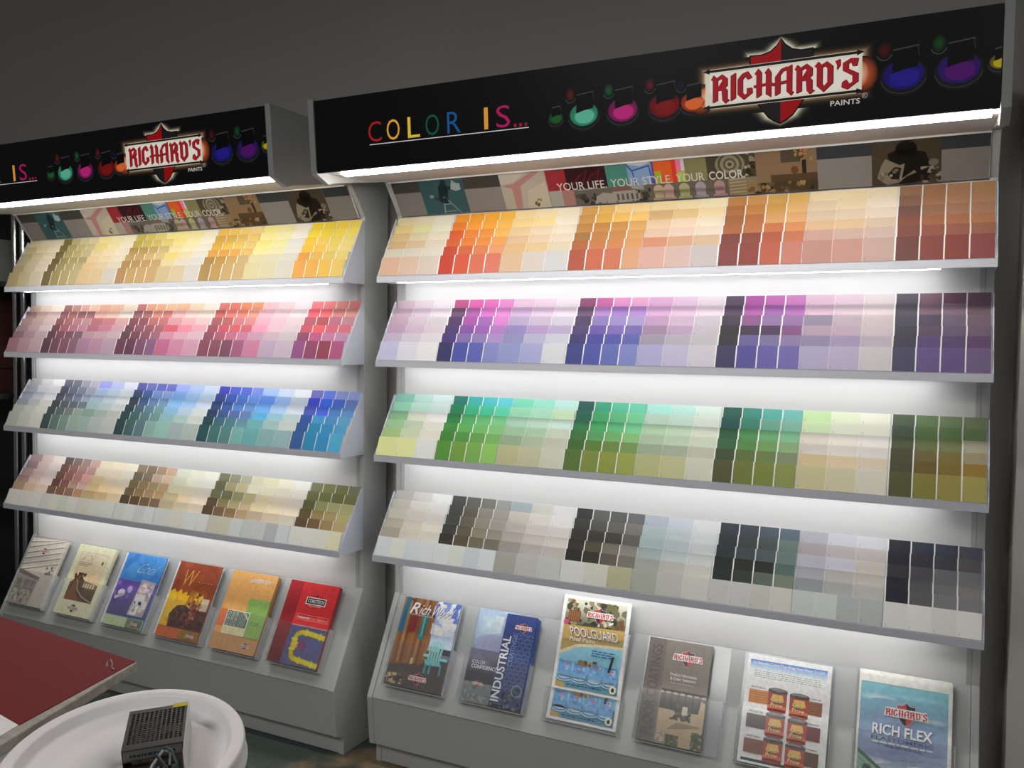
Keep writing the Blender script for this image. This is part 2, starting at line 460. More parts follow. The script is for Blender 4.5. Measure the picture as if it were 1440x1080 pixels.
def lettering_art(a):
    for ch, x0, x1, c in (('C', .211, .257, 'a81e26'), ('O', .275, .319, 'f2aa3a'), ('L', .346, .386, 'ecc83e'), ('O', .405, .449, '14583e'), ('R', .475, .517, '1c5a96'), ('I', .590, .602, 'eca23a'), ('S', .627, .668, 'b81a64')):
        if ch == 'I': a.rect(x0, .073, x1, .130, c)
        else: a.text(ch, x0, .073, x1 - x0, .057, c, -.006 if ch != 'L' else 0)
    for i, c in enumerate(('a81e44', 'a81e44', '8c1a3c')):
        a.rect(.679 + i * .0155, .071, .687 + i * .0155, .079, c)
    a.up(); a.line([(.215, .066), (.722, .066)], .0022, 'dcdcdc')

def picture_art(a):
    H = .1433
    R = lambda x0, y0, x1, y1, c: a.rect(x0, y0, x1, y1, c)
    R(.0, 0, W - .0, H, '8c8684'); a.up()
    R(.0, .097, .129, H, '46443f'); R(.296, .095, .430, H, '46443f')
    R(1.394, .100, 1.532, H, '3c4044'); R(1.698, .101, W, H, '3c4044')
    # photograph of a person up a step ladder, blue-green
    R(.129, 0, .296, H, '3c6064'); a.up()
    a.line([(.21, .074), (.200, .0)], .004, 'a0aca8'); a.line([(.214, .074), (.262, .0)], .004, '90a09c'); a.line([(.203, .022), (.246, .022)], .003, '90a09c'); a.line([(.207, .048), (.23, .048)], .003, '90a09c')
    a.poly([(.19, .06), (.20, .11), (.215, .125), (.232, .12), (.236, .10), (.26, .092), (.262, .100), (.24, .112), (.228, .075), (.222, .05), (.205, .05)], '1e3236')
    a.ell(.222, .124, .010, .010, '223a3e'); a.poly([(.17, .078), (.195, .070), (.196, .062), (.18, .064)], '2a4448')
    a.up(); a.poly([(.245, .100), (.257, .132), (.270, .120), (.284, .118), (.282, .096), (.262, .092)], 'a8b8b8'); a.ell(.166, .078, .008, .006, '8ca4a4'); a.up()
    # room corner in pinks
    a.poly([(.430, 0), (.590, 0), (.590, H), (.430, H)], 'b8b0a4'); a.up()
    a.poly([(.432, .095), (.475, .100), (.560, H), (.590, H), (.500, .092), (.49, .0), (.468, 0), (.468, .085)], 'b88480'); a.poly([(.432, .10), (.475, .106), (.540, H), (.43, H)], 'c4c0b4')
    a.poly([(.51, 0), (.52, .075), (.585, .10), (.59, 0)], 'c4bca8'); a.up()
    a.blobs(.535, .0, .565, .045, ['7c6c44', '948458', 'a8a080', '5c5434'], 16, .003, .008, 3)
    R(.592, .066, .657, H, '9c3038'); R(.592, 0, .635, .066, 'a8a49c'); R(.635, 0, .675, .066, 'a87c74'); a.up()
    R(.657, .066, .789, H, '34181c'); a.up()
    for i in range(9): a.line([(.665 + i * .013, .070 + (i % 3) * .012), (.70 + i * .010, .11 + (i % 4) * .006)], .003, '74202a' if i % 2 else '54161e')
    R(.789, .066, .857, H, '4c8c80'); a.up()
    # chairs in blue and white, orange and green
    R(.857, .066, .932, H, '84a4d0'); a.up(); a.poly([(.862, .132), (.90, .125), (.93, .134), (.90, H), (.862, H)], 'ccd4dc'); a.line([(.857, .132), (.872, .112), (.925, .124), (.93, .07)], .004, '2c4c98'); a.line([(.872, .112), (.878, .068)], .003, '2c4c98')
    R(.932, .066, 1.030, H, 'e0642c'); a.up(); R(.940, .066, .958, .105, '9cbc30'); R(.992, .066, 1.004, H, 'e43c34'); R(1.006, .10, 1.02, H, 'f080b0'); R(1.006, .066, 1.03, .098, 'b0d060'); R(.932, .066, .938, H, '5848a0'); R(1.02, .10, 1.03, H, 'd4d8e8')
    R(1.030, .066, 1.094, H, '88845c'); 
    # carved scroll
    R(1.094, .066, 1.231, H, '4c4638'); a.up()
    for r, c in ((.042, '8c8470'), (.034, '5c5444'), (.027, '948c78'), (.019, '645c4c'), (.012, '9c9480'), (.006, '544c40')):
        a.ell(1.160, .108, r, min(r, .034), c); a.up()
    a.blobs(1.20, .07, 1.231, H, ['948c78', '2c281e', 'b4ac98'], 14, .004, .010, 5)
    # dining room in browns
    R(1.231, .0, 1.394, H, '8c7458'); a.up(); R(1.30, .10, 1.36, H, '544c3c'); R(1.27, .040, 1.394, .066, '5c4632'); R(1.24, 0, 1.394, .045, '50422f'); a.up()
    a.blobs(1.335, .10, 1.385, .14, ['c07c40', 'a09070', '3c3020'], 14, .004, .009, 8); R(1.355, .066, 1.366, .105, '30261c'); a.ell(1.335, .077, .010, .011, '704830')
    a.blobs(1.245, .0, 1.385, .045, ['6c5a40', '8c7450', '362c20', 'a48c64'], 24, .006, .013, 9); a.up()
    # white house and lawn chairs
    R(.675, 0, .920, .066, '6c645c'); a.up(); a.poly([(.69, .062), (.80, .066), (.90, .05), (.90, .066), (.69, .066)], '94a0a0'); a.poly([(.74, .0), (.74, .035), (.77, .05), (.80, .045), (.80, .055), (.86, .060), (.885, .04), (.885, 0)], 'a09c96'); a.up()
    a.poly([(.795, .05), (.805, .066), (.858, .066), (.868, .052)], '7c6058'); a.blobs(.68, .0, .745, .05, ['3c3a34', '4c4840', '2c2a26'], 16, .006, .012, 11); a.blobs(.88, .0, .92, .055, ['34322c', '44423a'], 12, .006, .012, 12); a.blobs(.74, 0, .88, .02, ['5c5850', '74706a'], 14, .004, .008, 14)
    for i in range(5): a.rect(.812 + i * .015, .022, .819 + i * .015, .042, '5c5852')
    R(.920, 0, 1.151, .066, '6a6258'); a.up()
    for i, (x, c) in enumerate(((.945, 'bcae90'), (.975, 'c0a4a0'), (1.022, 'b4b488'), (1.070, 'aca2b0'), (1.125, 'b8969a'))):
        a.ell(x, .045, .016, .018, c); a.rect(x - .014, .012, x + .014, .045, c); a.rect(x - .02, .016, x + .02, .021, c); a.rect(x - .02, .0, x - .015, .02, c); a.rect(x + .015, .0, x + .02, .02, c)
    R(1.151, 0, 1.231, .066, '8c8064'); a.up()
    for i in range(6): a.line([(1.155, .012 + i * .010), (1.20, .014 + i * .010)], .003, 'b4a888')
    a.blobs(1.20, .0, 1.25, .045, ['a07c44', '7c5c34', '3a2c1c'], 18, .005, .011, 15)
    # brown photograph of a child reading
    R(1.532, 0, 1.698, H, '4c4234'); a.up()
    a.ell(1.615, .112, .026, .022, '18140f'); a.poly([(1.57, .10), (1.60, .115), (1.66, .10), (1.68, .05), (1.66, .02), (1.60, .0), (1.58, .05)], '1c1712'); a.up()
    a.poly([(1.545, .035), (1.555, .07), (1.565, .088), (1.60, .068), (1.612, .072), (1.605, .03), (1.64, .045), (1.635, .052), (1.60, .020), (1.57, .012)], '8c8270'); a.up()
    a.poly([(1.570, .045), (1.588, .064), (1.604, .060), (1.598, .028), (1.58, .03)], '241d17'); a.blobs(1.65, .0, 1.698, .06, ['7c7060', '3c3226', '9c907c', '241d16'], 22, .005, .011, 17)
    a.ell(1.68, .07, .012, .010, '7c7262'); a.blobs(1.55, .02, 1.60, .06, ['a49a86', '746a58'], 10, .003, .007, 18)
    a.n += 3

def slogan_art(a):
    a.n = 22
    for s, x0, x1 in (('YOUR LIFE.', .623, .786), ('YOUR STYLE.', .800, .990), ('YOUR', 1.002, 1.085), ('COLOR.', 1.098, 1.200)):
        a.text(s, x0, .0655, x1 - x0, .0255, 'd6d4ce', .004 if s != 'COLOR.' else .018)

def make_rack(name, M, label):
    root = empty(name, M)
    tag(root, label, 'display rack', 'lit paint colour racks')
    side = [(BD, 0), (-.1088, 0), (-.1088, .062), (-.1502, .0786), TF, TC, (0, 1.884), UR, (-.380, 1.930), (-.402, 1.921), (HB[0] - .004, HB[1] - .002), (HT[0] - .006, HT[1] + .004), (BD, HT[1] + .004)]
    for x0 in (0, W - .02):
        q = MB(); q.prism(side, x0, x0 + .02); q.build('side_panel', M_LAM, root, bevel=.0015)
    i0, i1 = .021, W - .021
    q = MB(); q.box((i0, .004, .556), (i1, .012, 1.99)); q.build('back_panel', M_BACK, root)
    for x in (i0, i1 - .012):
        q = MB(); q.box((x, .001, .562), (x + .012, .004, 1.866)); q.build('panel_trim', M_LAM, root)
    ins = .004
    q = MB(); q.prism([(TF[0] + ins, TF[1]), (TC[0] + ins + .002, TC[1] - .004), (TC[0] + .02, TC[1] - .008), (TF[0] + .03, TF[1] - .006)], i0, i1); q.build('tray_panel', M_LAM, root)
    q = MB(); q.prism([(-.1502 + .003, .0786), (TF[0] + .003, TF[1] - .001), (TF[0] + .02, TF[1] - .008), (-.1502 + .02, .0786)], i0, i1); q.build('base_panel', M_LAM, root)
    q = MB(); q.box((i0, -.1068, .002), (i1, -.092, .074)); q.build('kick_board', M_LAM, root)
    # slanted picture strip under the header
    q = MB(); q.prism([UR, (-.0078, 1.8805), (-.002, 1.8805), (UR[0] + .006, UR[1])], i0, i1)
    strip = q.build('picture_strip', M_SIGN, root)
    v = (UR[0] - 0.0, UR[1] - 1.8693)
    SM = plane_matrix((0, 0.0, 1.8693), v)
    a = Art(1.0, 1.0, step=.00006); picture_art(a)
    # keep the print between the side panels
    a.mb.v = [(min(max(x, .022), W - .022), max(y, .0137), z + .0004) for x, y, z in a.mb.v]
    a.mb.build('photo_montage', M_SIGN, strip, SM)
    a = Art(1.0, 1.0, step=.00006); slogan_art(a); a.mb.v = [(x, y, z + .0012) for x, y, z in a.mb.v]
    a.mb.build('slogan_lettering', M_SIGN, strip, SM)
    # header
    q = MB(); q.prism([HB, HT, (HT[0] + .008, HT[1]), (HB[0] + .008, HB[1])], i0, i1, hx('0b0b0d'))
    sign = q.build('header_sign', M_BACKLIT, root)
    HM = plane_matrix((0, *HB), (HT[0] - HB[0], HT[1] - HB[1]))
    sign_art(lettering_art, 'lettering', M_BACKLIT, sign, HM)
    sign_art(emblem_art, 'emblem', M_BACKLIT, sign, HM)
    for c, d, x, y, r, s in (('1c5c2c', '12401e', .800, .082, .020, None), ('5cb89c', '2c7c5c', .878, .083, .038, '5c1e18'), ('bc2878', '741450', .982, .083, .038, '1e5a34'),
                             ('7c1414', '64100f', 1.089, .083, .038, '641828'), ('e06a34', '8c2c14', 1.160, .083, .030, '14143c'), ('241c84', '1a1464', 1.622, .090, .041, '501018'),
                             ('4c1464', '2a1458', 1.729, .090, .041, '144a20'), ('b0a01c', '5c5010', 1.806, .094, .020, None)):
        o = sign_art(can_art(c, d, x, y, r, s), 'paint_can_picture', M_BACKLIT, sign, HM)
        for vv in o.data.vertices:
            vv.co.x = min(vv.co.x, i1 - .001)
    q = MB(); q.box((i0, HT[0] + .008, HT[1] - .012), (i1, BD, HT[1])); q.build('header_top', M_LAM, root)
    q = MB(); q.prism([(-.388, 1.953), (UR[0] - .004, UR[1] - .004), (UR[0] - .004, UR[1] + .01), (-.388, 1.967)], i0, i1); q.build('soffit_panel', M_BACK, root)
    q = MB(); q.prism([(UR[0] - .012, UR[1] - .010), (UR[0], UR[1] - .006), (UR[0] + .004, UR[1] + .012), (UR[0] - .012, UR[1] + .004)], i0, i1); q.build('soffit_trim', M_BACK, root)
    q = MB(); q.prism([(-.448, 1.9560), (-.390, 1.9550), (-.390, 1.968), (-.448, 1.968)], i0, i1); trough = q.build('light_trough', M_BACK, root)
    q = MB(); q.prism([(-.440, 1.9435), (-.412, 1.9400), (-.402, 1.9420), (-.398, 1.9535), (-.440, 1.9535)], .09, W - .035); q.build('light_tube', M_TUBE, trough)
    # shelves
    for i in range(4):
        prof = []
        for k in range(6):
            (ya, za), (yb, zb) = row_geo(i, k)
            g = CT * 1.25 + .0012
            prof += [(ya + g, za), (yb + g, zb)]
        ly, lz = LIPS[i]
        prof += [(ly + .0045, lz + LIPH - .001), (ly + .0045, lz + .0165), (.0035, lz + .0165), (.0035, TOPS[i][1])]
        q = MB(); q.prism(prof, .004, W - .004)
        shelf = q.build('shelf', M_LIP, root)
        q = MB(); q.prism([(ly, lz), (ly, lz + LIPH), (ly + .0038, lz + LIPH), (ly + .0038, lz + .0025), (ly + .012, lz + .0025), (ly + .012, lz)], 0, W); q.build('lip', M_LIP, shelf)
        for x0 in (0, W - .0032):
            q = MB(); q.prism([(ly + .004, lz + .003), (ly + .004, lz + LIPH + .003), (TOPS[i][0] - .012, TOPS[i][1] + .002), (TOPS[i][0] - .001, TOPS[i][1] - .008), (-.001, lz + .003)], x0, x0 + .0032)
            q.build('end_cheek', M_LIP, shelf)
        q = MB(); q.prism([(ly + .052, lz + .0085), (ly + .080, lz + .0085), (ly + .080, lz + .0163), (ly + .052, lz + .0163)], .02, W - .105)
        lamp = q.build('lamp_housing', M_BACK, shelf)
        q = MB(); q.prism([(ly + .055, lz + .0058), (ly + .077, lz + .0032), (ly + .0795, lz + .0083), (ly + .055, lz + .0083)], .035, W - .125)
        q.build('lamp', M_STRIP, shelf)
    return root

RIGHT_M = Matrix.Identity(4)
yw = math.radians(-0.4175)
LEFT_M = Matrix.Translation((-.12183, -.02215, 0)) @ Matrix.Rotation(yw, 4, 'Z') @ Matrix.Translation((-W, 0, 0))
make_rack('display_rack', RIGHT_M, 'grey lit colour rack, nearer and larger in view, with orange, purple, green and grey shelves')
make_rack('display_rack', LEFT_M, 'grey lit colour rack farther left, with yellow, pink, blue and brown shelves')

# ------------------------------------------------------------------ paint colour cards: 8 stacks of 6 rows on each shelf
CARDS = {}
CARDS['R0'] = """e6d9ae:e9e0c4:e4e0d0 dcc98c:dedcaa:e2e0cc d9bf8d:ddd4b0:e3dcc8 d6b68a:dcc4a0:e0d8c8 dcd8c8:dfdccf:e2e0d4 e3bda3:e2c9b4:ddd3c8
e8972f:f0a52c:f5b02c:f6c04a e88230:f2a03a:f5ac40:f5bf58 e0662f:ec8a3a:f09a44:f5be62 e06a30:ea8636:ee9440:f2a85c cc4a32:d86a3c:e28450:eca070 d2432f:de5a3c:e07256:df7a64
f0dca8:f4e6bd:f4ead0 f0d898:f6dfa0:f4ecd8 eacfa4:f0dcc0:f4e9d6 e4c4a0:ecd4b8:f0e2cc e6c090:e6cc9c:e4dcc0 e2c4a2:dcd6d0:d8dce0
c89a54:d8b060:f0d08a:f6dca0 c79650:dcae50:eec066:f3cb78 c08a48:c98c48:cf9650:e0b06a a97840:c48446:cc8e4c:dca868 b86a38:d07f48:d68a54:dea266 b4523a:cf6a4a:d47856:e0a880
ecd8a8:f4e4b4:f6ecc6 d0b080:e0c690:eedcae ecd0b0:f0dcc4:f4e8d2 e8cbb4:efd8c6:f2e6d6 d9987a:dcb090:dcc0a0 dfb3ac:dcc0bc:cfc8cc
b07c48:bf8c50:c49c52:d0ac60 aa6e40:be8248:c89c54:e0b478 a3683e:b87444:deaa70:e8b47c b06a40:c07848:d07a4c:e29660 7e3a34:8c4638:b65c3c:cc7a54 843a38:903c36:c26048:cf8474
e2d0ac:ecdcb4:f2e6c8 ddccae:e8d8b8:f0e4d2 dcc8b0:e6d4bc:efe0d0 e2bf98:e6c8a0:e2cdb4 d0a89c:d4b8ac:d8c0b8 c29088:cc9a90:d0b0a8
806048:8c6446:967050:9a7450 7a5a4c:946a4e:a0765a:a47a5c 6c4c44:90684e:a0745a:a67c60 824a38:9e6444:a86c4c:b27850 7c4438:905042:9a5c4a:a06852 683830:843c36:8a3c36:904848"""
CARDS['R1'] = """dcc0d0:e6d4e0:efe4ec d2b4cc:dcc8da:e8dce6 ccb0c6:d8cad8:d6d4dc bba0c0:ccb8d0:d8cad8 bcb0cc:ccc6d6:d8d4de b4b6d6:ccd0de:d8dae0
c8508c:ec64b4:ee70c4:f090d4 704e72:b862b4:e078d0:e48cd8 5a3c70:b45cb8:b070c8:e48cdc 503a78:8858b0:9e64bc:b880cc 4a3c80:8670b4:9080bc:a890cc 343466:4a54a8:5860b2:8088c4
f6d0ea:f8dcee:faeef6 d8b8e2:e4cae8:f4e0f2 c4b4de:d4c6e2:dcd8e8 988cca:b8a0d2:bcb0d6 9494c8:b8bad8:ccd0e0 8e98cc:a0a6d4:d0d6de
9a4c7c:d86ab0:f49ad4:f8b0da 6c4e74:b888d2:a87cd0:b48cd8 50426c:9484cc:a494d6:b0a4dc 50467a:6c5cb4:8070c0:7a70bc 3c3c74:4a4ca4:545cb0:6068b4 3c4488:4854a4:5f6cb4:7a84c4
ecb6e0:f2d0ea:f6e4f0 dcb0dc:e8c6e4:f0dcec c8a4cc:d8c0dc:d8d0de a48cac:c0a8c8:ccc4d2 a09cb0:b4b2c0:c0c0c8 a6a6d0:b8b6d4:c6c6d4
5c4864:b858ac:cc70bc:d884c8 50405c:b660b0:a868b8:ba74c0 483c54:946098:9a80b4:a480b8 32303c:45384e:50405e:8a5c90 34343e:6a66a0:7c78a6:8e80b0 3c3c60:545098:645ea8:6f68ae
eac8dc:efd4e4:f2e4e8 dcbcd2:e2ccd8:ecdee0 9c94ac:ccbccc:dcd0d6 b8a4b8:c4b0c4:d4c8d0 908aac:a49abc:bcb4c4 a8a4c6:b0aac8:c6c4cc
54505c:806070:745064:7c606e 4c4854:7c6474:8c7488:846878 48485a:584e66:7c6c86:846e80 3e3e4c:5e4e64:6c5e7a:766478 3c3a4c:564878:584470:60466c 42425c:5c4f80:5c4c7c:66567e"""
CARDS['R2'] = """8ac8b8:b8dcd4:d0e6e4 88c4a8:b4d6c8:cce0dc 84b488:ccd0c4:d8d8d4 90b890:b0c0a8:ccccc4 94b078:b4c0a4:c8c8c0 bcc488:ccd098:d0d6d4
287c70:40b8b0:50c8cc:64d4dc 2a7c54:3cb080:48c098:5ccca8 2a7c44:4ca864:60b874:74c488 3a8840:5aa858:6cb468:7cbc78 3c7c34:4c8c40:60984c:70a85c 4c8434:648e3c:6c9c4c:80b45c
84e4c0:a4ecd4:c8f4ea 9cd8b4:acdcc0:cce4bc a4ccb4:b4d4c0:c0dcd0 98c09c:a4c4a8:c0ccb8 8ca488:a4b498:b4b8a8 a6aa84:acb094:b8bcae
28605c:40a884:60c8a4:74d8b4 2c6450:48a46c:60b880:78cc98 2c7448:3ea060:58b078:70c490 38703c:50985c:6aa868:80b878 3c6430:547834:648040:708c50 4c6830:70803c:7c883c:889448
b4f0e0:c4f0e4:e4f6ea b8d0c0:c0d8c8:d4dcd0 a8c8a8:b8d0b4:ccd4c4 a4bca0:b4c8b0:c4d0bc 90a08c:98a490:b0b4a4 a0a478:a8ac84:b8bcae
306458:449684:60b8a8:78c8bc 2c5450:40806c:6ca490:80b4a0 28583c:4c8c54:64a470:7cb890 34603c:508448:6c9858:84a878 384c34:566a38:647a48:78886a 484c30:626c34:6c7838:7a8448
ccecb0:ecf4d4:f6f8e4 c8dcb0:e4e8d0:ecead8 d4d0c4:e0dcd2:e4e0da c4c0b8:d0ccc6:d4d0cc c0b08c:ccbc9c:ccc0ac b0ac88:b8b498:c0c0b4
506048:688058:7a8e66:82936c 404c40:506840:5a7448:64784e 485038:606c44:707850:a4a48c 444430:645c38:74683c:948c70 40402c:5e5024:70602c:866c30 44462c:6c6830:7c743c:888248"""
CARDS['R3'] = """bcbab4:d0cec8:dededc b8b4aa:ccc8c0:d8d6d2 aeaaa0:c4bcb4:ccc8c2 a6a294:b8b4a8:c4beb4 918a80:b0ada2:b4b2a8 b8bec2:b4b8b2:a8b2b6:b4babe
4c4e4c:60625e:787870:989c98 464644:5e5a50:88847a:98948c 42423e:605a4e:868074:949086 3a3a36:585044:7c7868:848074 30302c:50483a:646052:68645a b8c0c2:b4bab6:a8b4b8:b4bcc0
a4b0b4:ccccc4:dcdcda c0bab0:d0ccc4:d8d6d2 aca89e:c0bab2:ccc8c2 a09c94:b4aea8:bcb8b2 8c8a86:a09e9a:a8a6a2 8e8e8a:a0a09e:a4a8a8
383a38:606260:5c605c:6c706e 3c3e3c:54544e:64625c:787670 34322e:3a3832:403e38:5c5a54 2e2c28:4a4638:6c6a60:7c7a72 242422:302e28:565248:6c6a62 b4b8b6:b0b2aa:98987e
b0b8c4:c4cad4:d6d8da a4b4b4:b4bec0:c4cac8 98a8a8:a4aeb0:b4b8b8 90a0a0:a4b0b2:b0b6b6 909490:a4a6a0:b4b4ae 8c928a:a0a29e:acaeaa
343c44:3c4650:4c5a62:5c6c78 2c3438:3a4240:444e4c:64746e 2a3234:384242:485254:60706c 1e2424:242820:202822:4c625c 202828:2c3630:545e54:6c7468 a4a6a4:a8aaac:a8a8a4:b0b0ac
acacb4:c8c8d2:d0d0d6 9c9498:aca6a6:b4acaa a09ea8:b0aeb8:b4aca4 94949c:a4a29e:acaaa4 808488:969896:a2a29e a4aaac:a8aeae:949a9c:969c9c
24262e:323644:3c4050:54545e 1e2028:302e34:3c3a40:585458 2c2a2e:403e42:5c5c60:68686a 1a1c24:44464a:5c5e60:6c6a6a 181c26:48484c:606264:66666a a8aaa8:acaeac:a8a8a6:aeaeac"""
CARDS['L0'] = """d0c69c:e0d8b4:e8e0c4 c8bc90:dcd2ac:e6dec0 bcb28c:d4caa4:e4dabc c0b694:d2c8a8:e0d6bc b4a880:ccc0a0:dcd4bc b8ac80:c8bc98:d0cab4
746838:b8b07c:c8c090:d0c8a4 7c7040:b0a46c:c4ba84:ccc294 78683c:b4a870:c0b67c:ccc08c 746438:a49458:b0a268:b0a478 7a6c44:a89c68:b8aa74:c0b484 7c7048:a89c68:b8ac78:c4b888
f0e4a0:f4ecb8:f4f0d0 f0e090:f4ecb0:f4f0d4 f0dca8:f4e6c0:f4ecd4 ecd8a4:f0e2bc:f0e8d0 e8cc98:e8d4ac:e8dfc8 e4c898:e0cca0:d8d4cc
bcb050:ccc05c:d8cc74:e8e090 c0b048:ccbc60:d4c468:e4d880 b09450:bc9c58:c8ac68:d0bc7c c0a460:cca868:d8bc78:dcc888 b08c48:b8944c:c49c58:cca868 b48c50:c8a464:cca868:d0ac70
f4ec98:f8f0ac:fcf8dc f4e898:f8f0b8:f8f4e0 f4e8b0:f8f0c8:f4f0e4 f4e080:f0e8b8:ecece4 e8dca8:e8e4d0:e4e4e0 d8c494:dccca8:dcdcd8
dcb44c:e4c05c:f0d078:f4dc90 d4a83c:dcb450:e4c064:f0d078 e8b43c:f0c854:f0d068:f0d480 e8a840:eca840:f0b450:f0c870 b08838:c4983c:d0a858:d0b878 b08c44:c49c50:d0b070:d4b87c
f4ec90:f8f0b0:f4f0e4 f4eca0:f8f4c0:f4f4e8 f4ec90:f4f0b0:ecece8 f4f0a8:f4f0c0:f0f0e8 e4dcb0:e4e0c4:e4e4d8 e0d8a8:e0dcb8:e0dfd4
f0d430:f0d440:f0d448:f4dc58 f0d838:f4dc40:f0dc50:f4e468 ecc038:e8c85c:e4cc60:e4d480 f0bc38:ecc050:e8d068:ecd888 d89838:dcb44c:dcc464:e4d478 e0a040:e4ac40:e8bc48:e8c860"""
CARDS['L1'] = """dcbcac:ecd4c4:f4e4d8 b49090:d4b4ae:e0c8c4 bc9c9c:ccb0b0:dcc4c4 ac9098:c4a8b0:d4c8cc 947480:ac9098:bca8ac 9c7880:ac8c94:b49ca4
a46464:cc8c84:e8aa98:f4c4a4 a4646c:b4706c:a0646c:a87078 9c5c64:b07474:c08890:c89ca0 7c5060:a86878:bc7c94:c490a4 684854:845464:805c6c:846878 5c4450:74505c:80586c:886478
f4b494:f4c0a0:f8e4cc f4bcb0:f4ccbc:f8e8dc c47880:d08890:e0b4b8 b8748c:cc88a0:d4acb8 c09cac:c8a8b4:ccb4bc a884a0:b48ca4:b49cb0
c47070:f4a880:f8b488:fcc898 a0606c:b06c70:e88c7c:e08080 8c4858:94505c:c4706c:cc787c 784858:94586c:9c5c6c:b06878 644454:784858:8c5868:a46c84 684058:643c54:7c5070:886088
fcc498:fce0bc:fcf4e4 f8c4c0:fcdcd0:fce4d8 e4a4b4:f0bcc4:f0d0d4 e06478:f094b0:f0b0c4 d498b0:dcb0c0:dcc0cc bc6c94:c888a8:cc9cb8
e87870:f47868:fc9060:fca070 d46464:f88074:f88c78:fcac94 b05c64:c06464:e08088:e89498 a04c60:d4586c:e0606c:dc6878 904c68:b05c78:c47494:cc84a8 844860:844c60:7c4864:a05c84
fcccd0:fcdce0:fcf0f4 fcc4d4:fcd8e0:fcecf0 f4b8d0:f0ccd8:f0dce4 f0a4c8:ecc8d8:e4d4e0 c8a0b8:ccb4c4:ccc4cc c47ca0:b8a4c0:c0b4c8
f47880:f48484:f49890:f0908c f46070:fc6c74:e08888:e49c98 b4586c:b4505c:c4708c:c4909c c45064:e45c64:d0647c:d46c80 844468:b45484:b878a4:b488b0 84487c:843c60:84384c:a04c78"""
CARDS['L2'] = """c0c0c4:d8d4d4:ececec a4a8b0:c4c4cc:d8d8dc 98a0b4:b8bcc8:d0d0d8 8c98a0:b0b4b4:c8cac8 a4aca4:b4b8b0:c4c4be 9ca49c:acb0a8:b8bab4
686c84:74788c:a4a4b8:c0b8c8 505464:6c7084:7c8498:9ca4b4 50545f:646c7c:74809a:94a0b8 404c50:586468:606c78:6c7c84 40504c:58686a:748078:90a098 3c4c4c:58706c:708880:8ca098
a4acf4:c8d0fc:ecf0fc a8bcd8:c0d0e4:dce4ec a0b8c8:b8c8d4:d0d8dc a0bcc4:b0c4c8:c4ccd0 88a098:a0b0a8:b4bcb4 90a8a4:a4b0b0:b0b6b4
5c5cac:6c78c4:6870c4:6c78d4 3c4c70:4460a0:7494cc:84a0d4 344450:405c88:6488b4:7498c0 2c4450:486478:5c8498:74a0a4 304850:406468:587c84:6c9494 2c4448:406060:54747c:80a49c
a4bcfc:b8d0fc:d4e4fc 84b4f0:a8ccf4:c4dcf4 88bcf0:a0c4f0:c8d8ec 88b8dc:b0ccdc:d0d8dc 88b4b8:a4c0bc:c4ccc8 88b4ac:94a8ac:a0b0b0
4448c0:5468dc:5c74e0:7c98f0 34488c:3c60b8:4878c8:6890dc 2c4474:3458a0:5080cc:6494d8 243c5c:3c5890:506ca8:6080b8 204450:386878:487c88:6090a4 244c50:3c6c6c:4c7c7c:70a4a4
b0ccfc:d4e4fc:f0f4fc 6494ec:98b8ec:b0bcc8 6ca8ec:a4c4ec:ccd8e4 5cacdc:90c0d4:b4c8cc 68a8b0:98b8b8:bcc8c4 609ca0:78a0a4:84a4a8
6868b4:5c78dc:8898d4:94a4dc 343cac:3460d0:4064bc:6078b4 3c50a8:3c58cc:4478bc:5484bc 284c90:3888bc:4080b4:5090b8 284c84:2478a0:2c7cac:4488b0 284c80:247098:2874a4:3c8cb0"""
CARDS['L3'] = """ac9494:d0bcb4:e0d4cc 988080:c4b0ac:d4c8c4 9c8480:b8a09c:ccbcb8 94786c:b8a498:ccbcb4 948068:b49c88:c4b0a0 b0b0aa:b8b6b0:babab4
645458:846c68:a08480:c8a49c 6c5048:8c645c:a47c74:b48c88 64443c:845850:9c6c64:b88c84 604038:7c5048:a08070:b49890 6c5040:745444:806450:a08060 b0b0ac:b4b4ac:acb0a8:b4b4b0
e8dcc0:f0e4c8:f8f0dc d8ccb4:e4d8c0:f0e8d8 b8a47c:d4c4a8:e0d4c0 c0a87c:d4bc94:dcc8a8 a89470:b8a078:c4b494 b0b0a8:b4b4b0:b4b8b4
94846c:8c7460:ac9078:ccac90 706450:807058:c0a890:d0b89c 6c5c40:84704c:94805c:a48c68 64543c:846c48:988060:a88c64 504030:58442f:6a5440:74604c b0b4b4:b4b8b8:acb0b0:b4b8bc
dce0cc:e8e8d4:f0f0e0 ccccb4:dcdcc8:ecece0 c4bea0:d8d0b8:e4dccc b4a884:d0c0a0:d8ccb8 a8a080:b8b098:c4b8a8 b0b4b4:b4b4ac:b4b8b8
78785c:94947c:b0b098:d8d4b8 646448:a49c74:bcb48c:dcd8c0 606440:646444:84805c:a49870 544430:80744c:a0946c:b4a480 50402c:6c5840:80694c:a48c70 b4b8b8:a8a89c:a8a898:b0b4b4
dcd8b8:e8e4cc:fcfcf4 dcd8c0:e8e0cc:fcf8ec ccc0a0:dcd0b8:e4d8cc c8bc98:d8ccb0:dcd0b8 a89c84:b8ac98:b8b4a4 a0a8a8:a4a8aa:94989c:a8b0b4
747454:747848:707448:787860 5c603c:60683c:606438:6c6c44 48482c:787850:888660:8c8c64 4c4428:7c6c44:8c7c54:949060 4c3c28:5c4830:7c6c48:948460 a8aca8:b0b2ae:aeb0a8:a8a890"""
